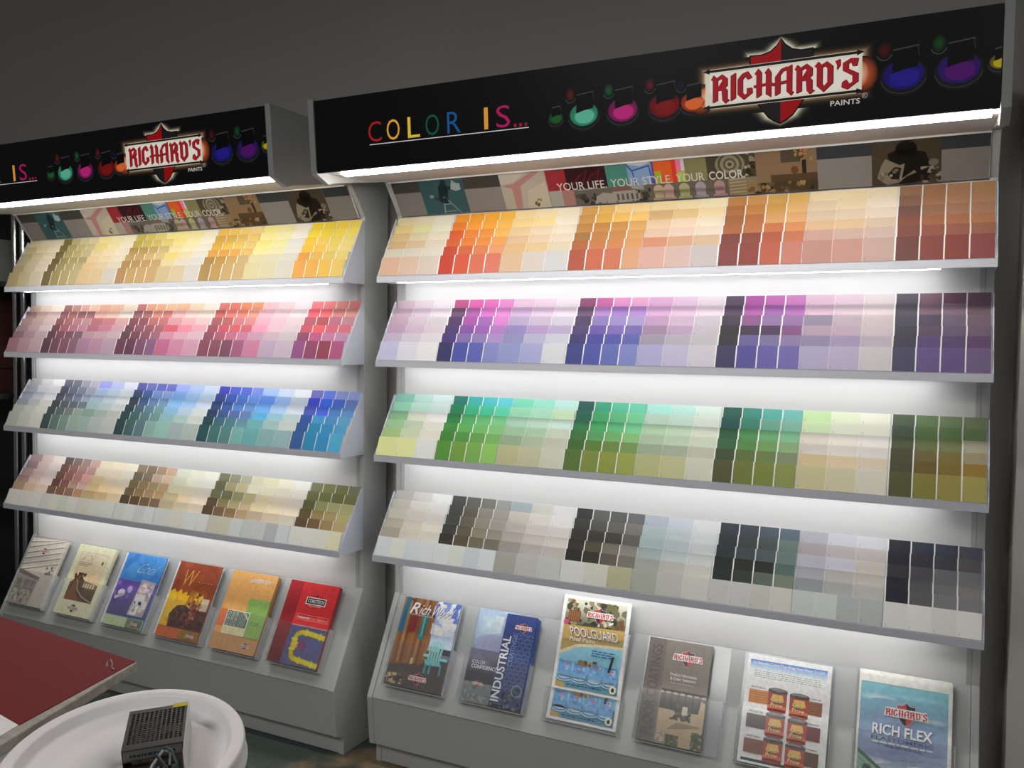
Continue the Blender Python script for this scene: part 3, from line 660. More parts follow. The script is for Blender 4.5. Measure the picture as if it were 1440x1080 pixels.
# how strongly each row is lit, divided out of the colours above to leave the ink itself
EXPO = {'R0': [0.89, 1.04, 1.29, 1.44, 1.54, 1.62], 'R1': [1.59, 1.7, 1.68, 1.42, 1.26, 1.06], 'R2': [1.15, 0.83, 1.13, 1.03, 0.9, 0.76], 'R3': [1.04, 0.81, 0.63, 0.83, 0.75, 0.62], 'L0': [0.9, 1.07, 1.28, 1.43, 1.51, 1.58], 'L1': [1.58, 1.71, 1.59, 1.35, 1.2, 1.02], 'L2': [1.09, 0.82, 1.05, 0.96, 0.86, 0.72], 'L3': [0.97, 0.8, 0.57, 0.75, 0.68, 0.57]}

ENDS = [.86, .98, 1.02, 1.04, 1.03, 1.03, .97, .80]

def colour_word(h):
    r, g, b = (int(h[i:i + 2], 16) / 255 for i in (0, 2, 4))
    H, S, V = colorsys.rgb_to_hsv(r, g, b); H *= 360
    Y = .3 * r + .59 * g + .11 * b
    if S < .09: base = 'off white' if Y > .84 else 'light grey' if Y > .66 else 'mid grey' if Y > .45 else 'dark grey' if Y > .24 else 'charcoal'; return base
    if S < .20:
        if Y > .78: return 'cream' if 20 < H < 75 else 'pale green' if 75 <= H < 170 else 'pale blue' if H < 250 else 'pale lilac' if H < 320 else 'pale pink'
        n = 'taupe' if H < 70 or H > 330 else 'sage grey' if H < 170 else 'blue grey' if H < 250 else 'mauve grey'
        return ('dark ' if Y < .38 else '') + n
    if H < 14 or H >= 345: n = 'pink' if Y > .62 else 'red' if S > .45 else 'rosy brown'
    elif H < 42: n = ('peach' if Y > .68 else 'orange' if S > .55 and V > .7 else 'tan' if Y > .5 else 'brown')
    elif H < 68: n = ('pale yellow' if S < .42 else 'yellow') if Y > .72 else ('khaki' if Y > .42 else 'olive brown')
    elif H < 90: n = 'olive green' if Y < .6 else 'lime green'
    elif H < 150: n = 'green'
    elif H < 190: n = 'sea green' if S > .35 else 'grey green'
    elif H < 215: n = 'sky blue' if Y > .55 else 'teal blue'
    elif H < 248: n = 'blue'
    elif H < 290: n = 'violet' if Y < .55 else 'lilac'
    else: n = 'pink' if Y > .65 else 'magenta' if S > .4 else 'plum'
    pre = 'pale ' if (Y > .74 and not n.startswith('pale')) else 'dark ' if (Y < .36 and 'dark' not in n) else ''
    return pre + n
ROWN = ['top row', 'second row', 'third row', 'fourth row', 'fifth row', 'bottom row']
STACKN = ['leftmost stack', 'second stack from left', 'third stack from left', 'fourth stack from left', 'fourth stack from right', 'third stack from right', 'second stack from right', 'rightmost stack']
SHELFN = {'R': ['orange', 'purple', 'green', 'grey'], 'L': ['yellow', 'pink', 'blue', 'brown']}
RACKN = {'R': 'right rack', 'L': 'left rack'}
X0, X1 = .006, W - .006
GW = (X1 - X0) / 8
WHITE = (.80, .80, .79)
rnd = random.Random(4)
def ink(h, e):
    c = [v / e for v in hx(h)]
    m = max(1.0, max(c) / .86)
    return tuple(max(v / m, .008) for v in c)
def card_shape(cols, w, h, dark):
    """a small stack of printed cards: white stock, chips printed on the front"""
    q = MB(); t = CT
    q.box((0, 0, -t), (w, h - .0001, 0), WHITE)
    n = len(cols); cw = w / n
    gap = .0034 if dark else .0007
    for j, c in enumerate(cols):
        xa = j * cw + (gap if dark else gap * .5); xb = (j + 1) * cw - (.0 if dark else gap * .5)
        q.face([(xa, .0, .0002), (xb, .0, .0002), (xb, h, .0002), (xa, h, .0002)], c)
    # the line of small print at the left of each chip
    for j in range(n):
        g = tuple(max(v * .55, .01) for v in cols[j])
        q.face([(j * cw + .006, .004, .0003), (j * cw + .0075, .004, .0003), (j * cw + .0075, .0105, .0003), (j * cw + .006, .0105, .0003)], g)
    return q
rest = MB()
seen_labels = {}
for rack, RM in (('R', RIGHT_M), ('L', LEFT_M)):
    for i in range(4):
        groups = [ln.split() for ln in CARDS['%s%d' % (rack, i)].split('\n')]
        for g, rows in enumerate(groups):
            for k, spec in enumerate(rows):
                cols = spec.split(':')
                e = EXPO['%s%d' % (rack, i)][k] * ENDS[g]
                inks = [ink(c, e) for c in cols]
                (ya, za), (yb, zb) = row_geo(i, k)
                lift = .0055
                dy, dz = ya - yb, za - zb
                L = math.hypot(dy, dz)
                h = L + lift - .0015
                dark = g % 2 == 1 and not (i == 3 and k == 5)
                jit = rnd.uniform(-.0008, .0008)
                q = card_shape(inks, GW - .0014, h - .0002, dark)
                lm = plane_matrix((X0 + g * GW + .0007 + jit, yb - .0002, zb + .0016), (dy, dz))
                mw = RM @ lm
                single = rack == 'R' or g >= 4 or (k == 5 and g >= 1)
                if not single:
                    vs = [mw @ Vector(p) for p in q.v]; off = len(rest.v)
                    rest.v += [tuple(p) for p in vs]; rest.f += [tuple(a + off for a in f) for f in q.f]; rest.c += q.c
                    continue
                o = q.build('paint_colour_card', M_PRINT, None, mw)
                word = colour_word(cols[0] if cols[0] == cols[-1] else cols[len(cols) // 2])
                lab = '%s %s-chip card, %s, %s, %s shelf, %s' % (word, 'three' if len(cols) == 3 else 'four', ROWN[k], STACKN[g], SHELFN[rack][i], RACKN[rack])
                tag(o, lab, 'colour card', 'paint cards on the %s shelf' % SHELFN[rack][i])
o = rest.build('paint_colour_card', M_PRINT)
tag(o, 'pale and dark colour cards filling the left half of the left rack shelves', 'colour cards', None, 'stuff')

# ------------------------------------------------------------------ brochures in clear holders on the slanted trays
TV = Vector((0, TC[0] - TF[0], TC[1] - TF[1])).normalized()
def tray_matrix(RM, u, v, n):
    m = plane_matrix((0, TF[0], TF[1]), (TC[0] - TF[0], TC[1] - TF[1]))
    return RM @ m @ Matrix.Translation((u, v, n))

def holder(RM, u, w, v, h, d, pocket, label, group):
    root = empty('brochure_holder', tray_matrix(RM, u, v, .0006))
    tag(root, label, 'brochure holder', group)
    t = .0022
    q = MB(); q.box((0, 0, 0), (w, h, t)); q.build('back_plate', M_CLEAR, root)
    q = MB(); q.box((0, -.0005, t), (w, t, d)); q.build('bottom_ledge', M_EDGE_CLEAR, root)
    q = MB(); q.box((0, -.0005, d), (w, pocket, d + t)); q.build('front_pocket', M_CLEAR, root)
    for x in (0, w - t):
        q = MB(); q.box((x, t, t), (x + t, pocket, d)); q.build('pocket_side', M_EDGE_CLEAR, root)
    return root

INK = 1.28      # the tray is lit at about three quarters of full exposure
def brighten(q):
    q.c = [[tuple(min(.012 + v * INK, .84) for v in c) for c in cs] for cs in q.c]
def brochure(RM, name, label, cat, u, v, w, h, n0, n1, art_fn, edge='e4e0d8', group=None, mat=None):
    """a booklet lying against the tray: cover art on the front, paper edges round it"""
    q = MB(); t = n1 - n0
    q.box((0, 0, 0), (w, h, t), hx(edge))
    a = Art(w, h, z=t, mb=q); a.clip = True
    if art_fn: art_fn(a)
    brighten(q)
    o = q.build(name, mat or M_GLOSS, None, tray_matrix(RM, u, v, n0))
    return tag(o, label, cat, group)

# --- cover artwork -------------------------------------------------
def art_exterior_wood(a):           # bleached sepia boards over an old house drawing
    a.vgrad(0, 0, 1, 1, hx('b8b0a6'), hx('cdc2b6')); a.up()
    for k in range(7):
        y = .52 + k * .085
        a.poly([(0, y - .05), (1, y + .12), (1, y + .135), (0, y - .03)], '8a7e72'); a.poly([(0, y - .03), (1, y + .135), (1, y + .16), (0, y - .01)], 'd8cec4')
    a.up(); a.poly([(0, .0), (.62, 0), (.66, .42), (0, .50)], '9c968c'); a.poly([(.60, 0), (1, 0), (1, .52), (.66, .44)], 'bcb4aa'); a.up()
    a.poly([(0, .44), (.66, .37), (.66, .42), (0, .50)], '6e665c'); a.up()
    for x in (.06, .28, .46):
        a.rect(x, .22, x + .14, .36, '7c766c'); a.rect(x + .02, .24, x + .06, .34, 'a8a296'); a.rect(x + .08, .24, x + .12, .34, 'b0aa9e')
    a.up(); a.blobs(.02, .02, .6, .22, ['8a857a', 'aaa498', '767066', 'bab4a8'], 40, .03, .07, 21); a.blobs(.70, .47, .95, .60, ['5c564a', '7c7464'], 12, .02, .05, 22)
    a.n += 2; mini_logo(a, .48, .80, .26)
def art_cream(a):                   # cream cover, sepia house photograph
    a.rect(0, 0, 1, 1, 'd9d2b2'); a.up(); a.rect(.13, .20, .90, .90, 'c9b48a'); a.up()
    a.vgrad(.14, .46, .89, .89, hx('d4b88a'), hx('d8cbb0')); a.vgrad(.14, .205, .89, .46, hx('4c3c2a'), hx('6c5236')); a.up()
    a.poly([(.14, .42), (.26, .55), (.36, .60), (.46, .52), (.56, .46), (.56, .30), (.14, .24)], '55402a'); a.poly([(.48, .40), (.50, .50), (.86, .46), (.86, .40)], '8c7a5a'); a.up()
    for x in (.52, .58, .64, .71, .78): a.rect(x, .40, x + .03, .46, 'e0d4b4')
    a.poly([(.14, .24), (.28, .50), (.36, .50), (.42, .30), (.60, .21), (.14, .21)], '7a4e2c'); a.up()
    a.line([(.30, .50), (.40, .36), (.60, .27), (.86, .22)], .0035, 'b4a48a'); a.line([(.28, .50), (.36, .34), (.54, .23)], .003, '3a2c1c'); a.up()
    a.blobs(.18, .48, .50, .60, ['3a3020', '4c3e28', '64522f'], 20, .02, .05, 24); a.n += 1
    a.blobs(.16, .76, .58, .86, ['c4ac98', 'b49c88', 'd8c4b0'], 26, .015, .03, 23); a.up()
    for y in (.745, .725, .705): a.line([(.18, y), (.18 + .36 * (1 if y > .72 else .7), y)], .0022, '8c7c60')
    a.ell(.80, .77, .025, .03, '5c4c34'); a.up()
    mini_logo(a, .48, .10, .30, '94522e')
def art_cool(a):                    # blue over violet over a pale green foot
    a.rect(0, 0, 1, 1, '3f7fc8'); a.up(); a.vgrad(0, .66, 1, 1, hx('3a7cc4'), hx('4a90da')); a.up()
    a.blobs(0, .66, 1, 1, ['4286cc', '3a78c0', '4a90d6'], 26, .06, .16, 31); a.n += 1
    a.vgrad(0, .14, 1, .62, hx('4c4a72'), hx('5f4c98')); a.up()
    a.blobs(0, .30, .42, .60, ['6a4ca8', '56408c', '7a60b4', '483a78'], 22, .05, .12, 32); a.n += 1
    a.ell(.20, .44, .09, .05, 'cfc8dc'); a.poly([(.08, .34), (.30, .42), (.28, .45), (.06, .38)], 'c4bccc'); a.ell(.38, .50, .06, .05, 'a894c8'); a.up()
    a.poly([(.52, .17), (.92, .17), (.96, .64), (.60, .66)], 'a8a0a4'); a.up(); a.blobs(.56, .20, .92, .62, ['c4b4b0', 'b09ca4', 'd4ccc8', '8c8ca0'], 34, .04, .09, 33); a.n += 1
    a.rect(.58, .36, .82, .46, 'd8dcd4'); a.poly([(.56, .18), (.72, .18), (.76, .32), (.60, .34)], 'e4e4e8'); a.ell(.74, .34, .04, .035, '20305c'); a.line([(.60, .36), (.66, .28), (.70, .31)], .004, '2c3c68'); a.ell(.64, .24, .04, .025, 'c89c84'); a.up()
    a.rect(0, 0, 1, .13, 'aebc96'); a.rect(.58, 0, .98, .13, '9aa884'); a.up()
    a.text('Cool', .42, .74, .44, .14, '9cc4ec', -.015, .35); mini_logo(a, .78, .065, .2, '8a4a48')
def art_warm(a):                    # rust, yellow and brown
    a.rect(0, 0, 1, 1, '8c4026'); a.up(); a.blobs(0, .55, 1, 1, ['964628', '843c24', '9c4c2c', '8c4228'], 26, .06, .16, 41); a.n += 1
    a.poly([(0, .14), (.55, .14), (.60, .60), (.42, .56), (.40, .62), (.30, .57), (.26, .64), (.16, .58), (.10, .63), (0, .58)], 'd9a41e'); a.up()
    a.blobs(.0, .16, .5, .56, ['e0b02c', 'c8901c', 'd8a824'], 16, .05, .11, 42); a.n += 1
    a.poly([(.20, .14), (.16, .30), (.28, .42), (.46, .44), (.66, .38), (1, .40), (1, .14)], '4a2018'); a.up(); a.blobs(.20, .15, .98, .42, ['3a1a14', '5c2a1c', '6c3420', '2c1410'], 34, .04, .09, 43); a.n += 1
    a.poly([(.45, .44), (.50, .64), (.80, .62), (.80, .46)], '9c6a24'); a.rect(.80, .40, .97, .56, 'b8ac98'); a.up(); a.blobs(.52, .42, .84, .62, ['b47c28', '6c3c18', 'd8a440', '3c2010'], 24, .03, .06, 44); a.n += 1
    a.blobs(.60, .24, .78, .38, ['a85a24', 'c47c34', '6c2c18'], 16, .02, .045, 45); a.n += 1
    a.rect(0, 0, 1, .13, 'b85a28'); a.rect(.52, 0, .98, .13, 'b49a3a'); a.up()
    a.text('W', .20, .68, .30, .22, 'd89c4c', -.012, .2); a.text('arm', .50, .67, .36, .09, '6c2c18', .0, .3); a.text('arm', .51, .677, .36, .09, 'c88440', -.01, .3); mini_logo(a, .80, .065, .2, '8a3420')
def art_exterior(a):                # tan cover with green and orange blocks and a window photo
    a.rect(0, 0, 1, 1, 'd09c5a'); a.up(); a.rect(0, 0, 1, .20, 'b88a5c'); a.rect(0, .28, .30, .50, 'd8703c'); a.rect(.54, .18, 1, .68, '84a858'); a.up()
    a.rect(.16, .20, .66, .50, 'e8e0c4'); a.up(); a.rect(.18, .30, .64, .49, '56605a'); a.rect(.17, .21, .65, .29, 'd6c89a'); a.up()
    for x in (.20, .28, .36): a.rect(x, .31, x + .06, .48, 'a8b0a4'); a.rect(x + .015, .32, x + .045, .38, '2c3430'); a.rect(x + .015, .40, x + .045, .46, '2c3430')
    for k in range(5): a.poly([(.44 + k * .04, .49), (.455 + k * .04, .49), (.47 + k * .03, .31), (.455 + k * .03, .31)], '9aa294')
    a.poly([(.50, .49), (.64, .40), (.64, .43), (.56, .49)], 'c4c8bc'); a.up()
    a.text('exterior', .48, .88, .44, .07, 'f4ecdc', .004, .25)
    for y in (.385, .36): a.line([(.72, y), (.88, y)], .0016, '5c7c3c')
    mini_logo(a, .76, .095, .20, '6a3a24')
def art_corotech(a):                # red cover, yellow pipes on a violet ground
    a.rect(0, 0, 1, 1, 'c42c30'); a.up(); a.vgrad(0, 0, .26, 1, hx('5c1c1e'), hx('a4242a')); a.up()
    a.rect(.255, 0, .27, 1, '74181c'); a.rect(.27, 0, 1, .47, '6a66a0'); a.vgrad(.27, 0, 1, .47, hx('7c7cb2'), hx('706ca4')); a.rect(.27, .462, 1, .474, 'e0b4b0'); a.up()
    Y = 'd8c42c'; D = '9c8818'
    path = [(1.0, .372), (.62, .40), (.52, .392), (.455, .365), (.425, .315), (.42, .17), (.44, .115), (.50, .080), (.62, .070), (1.0, .045)]
    for wd, c in ((.0200, D), (.0150, Y)):
        a.line(path, wd, c); a.up()
    for x, y, vv in ((.62, .40, 1), (.90, .38, 1), (.62, .07, 1), (.88, .052, 1), (.424, .305, 0), (.42, .185, 0)):
        if vv: a.rect(x - .014, y - .042, x + .014, y + .042, 'e4d03c')
        else: a.rect(x - .065, y - .011, x + .065, y + .011, 'e4d03c')
    a.up(); a.ell(.45, .245, .075, .045, 'd0b828'); a.up(); a.arc(.60, .235, .055, .05, 0, 360, .0045, 'a82c48'); a.line([(.50, .24), (.62, .235)], .004, 'a82c48'); a.up()
    a.rect(.42, .735, .82, .825, 'e8e4e0'); a.up(); a.rect(.435, .745, .805, .815, '1c1a1a'); a.up(); a.text('COROTECH', .455, .758, .33, .044, 'e8e4e0', .02)
    a.line([(.50, .720), (.74, .720)], .0018, 'e4b8b0'); a.poly([(.60, .845), (.62, .87), (.64, .845)], '5c1418'); a.line([(.52, .84), (.73, .84)], .002, '6c181c')
    a.up(); x0, x1, y0, y1 = .32, .96, .54, .605
    a.line([(x0, y0), (x1, y0), (x1, y1), (x0, y1), (x0, y0)], .0011, 'e4a09c'); a.text('Industrial', .35, .556, .24, .03, 'f4e4e0', .02); a.text('Color Selections', .61, .556, .33, .03, 'e8b0aa', -.01)
def art_richwood(a):                # towels on a fence, teal chair, sky
    a.rect(0, 0, 1, 1, '5c4434'); a.up()
    a.poly([(0, .22), (.62, .30), (.60, 1), (0, 1)], '7c5434'); a.vgrad(.55, .44, 1, 1, hx('b8c4e0'), hx('6c86c4')); a.up()
    for k in range(11): a.rect(k * .055, .26, k * .055 + .042, 1, ('8a5e38', '744a2c', '9c6e44', '684226', '80552f')[k % 5])
    a.up(); a.poly([(.10, .98), (.60, .80), (.60, .83), (.10, 1)], '4c3020'); a.up()
    a.blobs(.58, .62, 1, 1, ['dcdce8', 'c0c8e4', 'f0eef2'], 24, .05, .12, 51); a.n += 1; a.blobs(.58, .78, 1, 1, ['5c74bc', '4c64b0'], 10, .04, .08, 52); a.n += 1
    a.poly([(.0, .60), (.04, 1), (.12, 1), (.10, .58)], '2c6c8c'); a.poly([(.03, .62), (.07, .98), (.09, .98), (.07, .6)], '58a4b8'); a.up()
    a.poly([(.20, .60), (.22, .86), (.33, .84), (.31, .62)], '7c2c2c'); a.poly([(.38, .55), (.40, .84), (.50, .82), (.47, .53)], '2c6c74'); a.up(); a.rect(.42, .58, .45, .80, '5ca4a4')
    a.poly([(.0, .0), (1, 0), (1, .38), (.62, .36), (.55, .26), (.0, .22)], '4c4644'); a.up()
    for k in range(7): a.line([(.30 + k * .1, 0), (.62 + k * .05, .34)], .0012, '2e2a2a')
    a.rect(.80, .42, 1, .48, '2c3038'); a.rect(.78, .36, 1, .415, '70767a'); a.up()
    for k in range(5): a.poly([(.64 + k * .045, .34), (.645 + k * .05, .56 - abs(k - 2) * .015), (.68 + k * .05, .56 - abs(k - 2) * .015), (.675 + k * .045, .34)], '7cbcbc')
    a.poly([(.60, .34), (.86, .34), (.90, .29), (.62, .28)], '68acb0'); a.poly([(.56, .40), (.66, .40), (.66, .37), (.56, .37)], '84c4c4'); a.poly([(.84, .38), (.98, .38), (.98, .35), (.84, .35)], '84c4c4'); a.up()
    for x in (.62, .70, .88): a.rect(x, .19, x + .03, .30, '4c8c94')
    a.blobs(.0, .02, .30, .14, ['74644c', '9c8864', '3c3028', 'b4a07c'], 40, .015, .035, 53); a.n += 1
    a.rect(.36, .26, .40, .33, 'c4b090'); a.ell(.42, .25, .03, .02, '5c3c24'); a.up()
    a.text('W', .538, .810, .16, .13, '5c6488', .012, .4); a.text('ood', .698, .815, .20, .11, '5c6488', .012, .35); a.up()
    a.text('R', .17, .815, .15, .135, 'f0f2f4', .01, .45); a.text('ich', .33, .82, .17, .12, 'f0f2f4', .008, .35); a.text('W', .53, .815, .16, .13, 'f0f2f4', .004, .4); a.text('ood', .69, .82, .20, .11, 'f0f2f4', .002, .35); a.text('Solid & Semi-Transparent', .17, .795, .40, .025, 'd8d4cc'); mini_logo(a, .56, .115, .32)
def art_confidence(a):              # misty blue grey cover
    a.vgrad(0, .55, 1, 1, hx('8c92a4'), hx('a8c4e0')); a.vgrad(0, 0, 1, .55, hx('585c64'), hx('6c7080')); a.up()
    a.glow(.30, .84, .5, .20, 'bcd4ec', '98acc8'); a.up(); a.poly([(.40, .74), (.62, .76), (.64, .94), (.44, .94)], ['b0c4dc', 'c4d4e8', 'd8e4f0', 'b8d0e8']); a.up(); a.glow(.55, .62, .5, .12, '9498b8', '9aa4c0'); a.up()
    a.vgrad(0, .30, 1, .56, hx('40404a'), hx('707084')); a.up(); a.poly([(.25, .50), (.60, .42), (1, .36), (1, .52), (.6, .56)], ['5c5c68', '4c4c56', '3c3c44', '60606c', '78788c']); a.vgrad(0, .20, 1, .32, hx('3c3e42'), hx('3c3c46')); a.up()
    a.vgrad(0, 0, 1, .21, hx('6c7074'), hx('787c7e')); a.up(); a.blobs(0, .0, 1, .20, ['6c7074', '84888a', '5e6266', '8c9090'], 40, .02, .05, 63); a.n += 1
    a.text('COLOR', .10, .405, .32, .035, 'e8e8ec', -.005); a.text('CONFIDENCE', .10, .355, .62, .04, 'f0f0f2', .012); mini_logo(a, .34, .20, .26)
def art_industrial(a):              # navy tread plate
    a.vgrad(0, 0, 1, 1, hx('3c4868'), hx('2c3c78')); a.up()
    for r in range(15):
        for c in range(7):
            x, y = .36 + c * .1 + (r % 2) * .02, .20 + r * .042
            s = 1 if (r + c) % 2 else -1
            a.line([(x - .028, y - .010 * s), (x + .028, y + .010 * s)], .0030, '6478a8'); 
    a.up()
    for r in range(15):
        for c in range(7):
            x, y = .36 + c * .1 + (r % 2) * .02, .197 + r * .042
            s = 1 if (r + c) % 2 else -1
            a.line([(x - .026, y - .012 * s), (x + .030, y + .008 * s)], .0010, '1c2644')
    a.rect(0, 0, 1, .03, '20242c'); a.up(); a.blobs(.0, .0, 1, .22, ['2c3038', '48505c', '1c2028', '64707c', '2c3c74'], 44, .04, .09, 64); a.n += 1
    a.arc(.80, .20, .16, .06, 0, 360, .004, '7c8490'); a.line([(.45, .10), (.75, .14), (.95, .10)], .006, '3c444c'); a.ell(.62, .13, .07, .03, '5c646c'); a.up()
    a.text('INDUSTRIAL', .02, .06, .27, .70, 'e8eaf0', .02, 0, 90); a.text('COATINGS', .34, .44, .13, .34, '8c9cc8', -.012, 0, 90); mini_logo(a, .62, .865, .56)
def art_pool(a):                    # garden pool poster with a row of paint tins
    a.rect(0, 0, 1, 1, 'ecebe6'); a.up(); a.rect(.05, .03, .95, .97, 'a8905c'); a.up()
    a.vgrad(.05, .68, .95, .97, hx('4c4a34'), hx('c4c4b0')); a.up()
    a.blobs(.06, .68, .94, .96, ['3c3c28', '5c5a3c', '2c2c20', '7c7858', '8c8468', '6c4c2c'], 80, .03, .07, 71); a.n += 2; a.blobs(.55, .70, .80, .86, ['d0c0a4', 'b4a488', 'e4d8c4'], 18, .02, .04, 72); a.n += 1
    a.rect(.10, .72, .28, .84, '6c4024'); a.up(); a.ell(.08, .71, .04, .03, 'b84870'); 
    for k in range(5): a.rect(.11 + k * .033, .73, .128 + k * .033, .83, '8c5c34')
    a.poly([(.05, .52), (.95, .60), (.95, .70), (.05, .68)], 'bc9c58'); a.up()
    a.poly([(.05, .36), (.30, .46), (.60, .49), (.95, .50), (.95, .03), (.05, .03)], '86bcd0'); a.vgrad(.05, .03, .95, .20, hx('6ca8c4'), hx('7cb4cc')); a.up()
    a.poly([(.05, .36), (.30, .46), (.60, .49), (.95, .50), (.95, .53), (.6, .52), (.28, .49), (.05, .40)], 'cfc4a0'); a.poly([(.05, .03), (.20, .03), (.14, .10), (.05, .12)], 'b09858'); a.up()
    for k in range(4):
        x = .06 + k * .222
        a.ell(x + .10, .115, .115, .03, '8cb4d0'); a.up(); a.rect(x, .13, x + .20, .30, '6c9cc8'); a.ell(x + .10, .30, .10, .018, '84b0d4'); a.ell(x + .10, .13, .10, .028, 'a8c4d4'); a.up()
        a.rect(x + .01, .19, x + .19, .29, '6494c4'); a.arc(x + .10, .135, .10, .028, 180, 360, .0024, '34587c'); a.arc(x + .10, .112, .115, .03, 180, 360, .0016, '44688c'); a.up()
        a.blobs(x + .02, .19, x + .18, .29, ['7ca8d0', '5888b8', '8cb4d8'], 8, .02, .04, 74 + k); a.up(); a.ell(x + .12, .265, .022, .010, 'c06878'); a.ell(x + .115, .245, .014, .007, 'c06878'); a.up()
    a.blobs(.34, .28, .62, .34, ['a88c64', '5c4c34', '84704c'], 12, .02, .05, 73); a.n += 1
    a.line([(.80, .26), (.83, .40)], .008, '24302c'); a.line([(.79, .40), (.85, .41)], .004, '24302c'); a.up()
    a.text('POOLGUARD', .17, .565, .70, .095, '3c2c1c', .02, -.06); a.up(); a.text('POOLGUARD', .165, .57, .70, .095, 'f0ead8', .005, -.06); a.text('Pool Paint', .17, .52, .38, .045, 'ece0c4', .01)
    for k, y in enumerate((.44, .415, .39)): a.scribble(.52, y, .34 - k * .02, .015, '3c6c94', k)
    a.scribble(.22, .058, .50, .014, '2c4c64', 7); a.ell(.885, .085, .05, .04, 'e0d8bc'); a.up(); a.ell(.885, .085, .022, .022, '3c3424')
    mini_logo(a, .57, .82, .40)
def art_floor(a):                   # taupe cover with a patio photograph
    a.rect(0, 0, 1, 1, '6e655c'); a.up(); a.rect(0, 0, .27, 1, '5e564e'); a.rect(.30, 0, 1, .52, '94866c'); a.up()
    a.vgrad(.30, .33, 1, .52, hx('2c2824'), hx('3c362e')); a.vgrad(.30, .0, 1, .33, hx('988464'), hx('b09c7c')); a.up()
    for k in range(6): a.rect(.34 + k * .11, .34, .38 + k * .11, .50, '24201c')
    a.rect(.30, .48, 1, .50, 'a0988c'); a.up(); a.blobs(.46, .24, .80, .40, ['2a2420', '3c322a', '4c4036', '1c1816'], 36, .02, .05, 81); a.n += 1
    a.rect(.66, .30, .74, .38, 'c4bca8'); a.poly([(.90, .30), (1, .28), (1, .44), (.93, .46)], 'b09c74'); a.poly([(.44, .14), (.95, .20), (.95, .22), (.6, .22)], '7c6c50'); a.up()
    a.blobs(.45, .0, .66, .10, ['2c3420', '3c4428', '4c5030'], 22, .03, .06, 82); a.blobs(.84, .0, 1, .16, ['3a4224', '2c341c', '505a34'], 20, .03, .06, 83); a.blobs(.30, .0, .44, .12, ['8c8070', 'a49880', '746a5c'], 16, .03, .06, 84); a.n += 1
    a.text('FLOOR COATINGS', .06, .06, .17, .88, '453f39', .02, 0, 90); a.line([(.28, .52), (.28, .98)], .002, '58504a')
    a.text('Product Information', .40, .655, .42, .030, 'dcd6cc', .008); a.text('& Color Selections', .41, .615, .40, .030, 'dcd6cc', .008); a.line([(.41, .585), (.78, .585)], .0014, 'b4aca0'); mini_logo(a, .64, .84, .48)
def art_deck(a):                    # white flyer, six tins and wood swatches
    a.rect(0, 0, 1, 1, 'eef0f2'); a.up(); a.vgrad(.04, .86, .95, .95, hx('c4dcf0'), hx('2c6cb8')); a.up(); a.rect(.04, .02, .95, .045, '202226')
    a.text('Six Beautiful Colors That Bring Your Wood To Life!', .07, .905, .85, .033, 'f4f8fc', .008)
    rnd2 = random.Random(9)
    for k in range(4):
        x = .10
        while x < .88:
            l = rnd2.uniform(.02, .06); a.rect(x, .845 - k * .018, min(x + l, .90), .850 - k * .018, '7c8088'); x += l + .012
    names = (('#9010 Natural', '#9020 Cedartone'), ('#9015 Dark Oak', '#9030 Redwood'), ('#9025 Sierra', '#9060 Walnut'))
    sw = (('c47c34', '8c5430'), ('4c3a36', '6c2a2c'), ('784430', '5c3c28'))
    for r in range(3):
        y = .535 - r * .225
        a.rect(.06, y + .01, .34, y + .135, sw[r][0]); a.rect(.66, y - .01, .92, y + .115, sw[r][1]); a.up()
        for k in range(5):
            a.line([(.065, y + .025 + k * .022), (.335, y + .028 + k * .022)], .0008, '402418'); a.line([(.665, y + .005 + k * .022), (.915, y + .008 + k * .022)], .0008, '301a14')
        a.text(names[r][0], .08, y + .15, .17, .018, '3c4048', .01); a.text(names[r][1], .70, y + .13, .20, .018, '3c4048', .01)
        for x, y2 in ((.29, y - .03), (.545, y - .045)):
            a.up(); a.rect(x, y2, x + .22, y2 + .185, '9c3424'); a.ell(x + .11, y2, .11, .022, '842a1e'); a.ell(x + .11, y2 + .185, .115, .026, '4a4644'); a.up()
            a.rect(x - .003, y2 + .165, x + .223, y2 + .187, '3c3836'); a.ell(x + .11, y2 + .19, .09, .016, '7c7874'); a.rect(x, y2 + .02, x + .22, y2 + .05, 'c45c34'); a.up()
            a.poly([(x + .05, y2 + .15), (x + .17, y2 + .15), (x + .19, y2 + .09), (x + .03, y2 + .09)], 'd8a450'); a.up()
            a.text('Deck', x + .05, y2 + .075, .12, .038, '2a1814', .02); a.text('Prow', x + .04, y2 + .03, .14, .038, '2a1814', .02); a.up(); a.text('Deck', x + .048, y2 + .079, .12, .038, 'ecc880', .01); a.text('Prow', x + .038, y2 + .034, .14, .038, 'ecc880', .01)
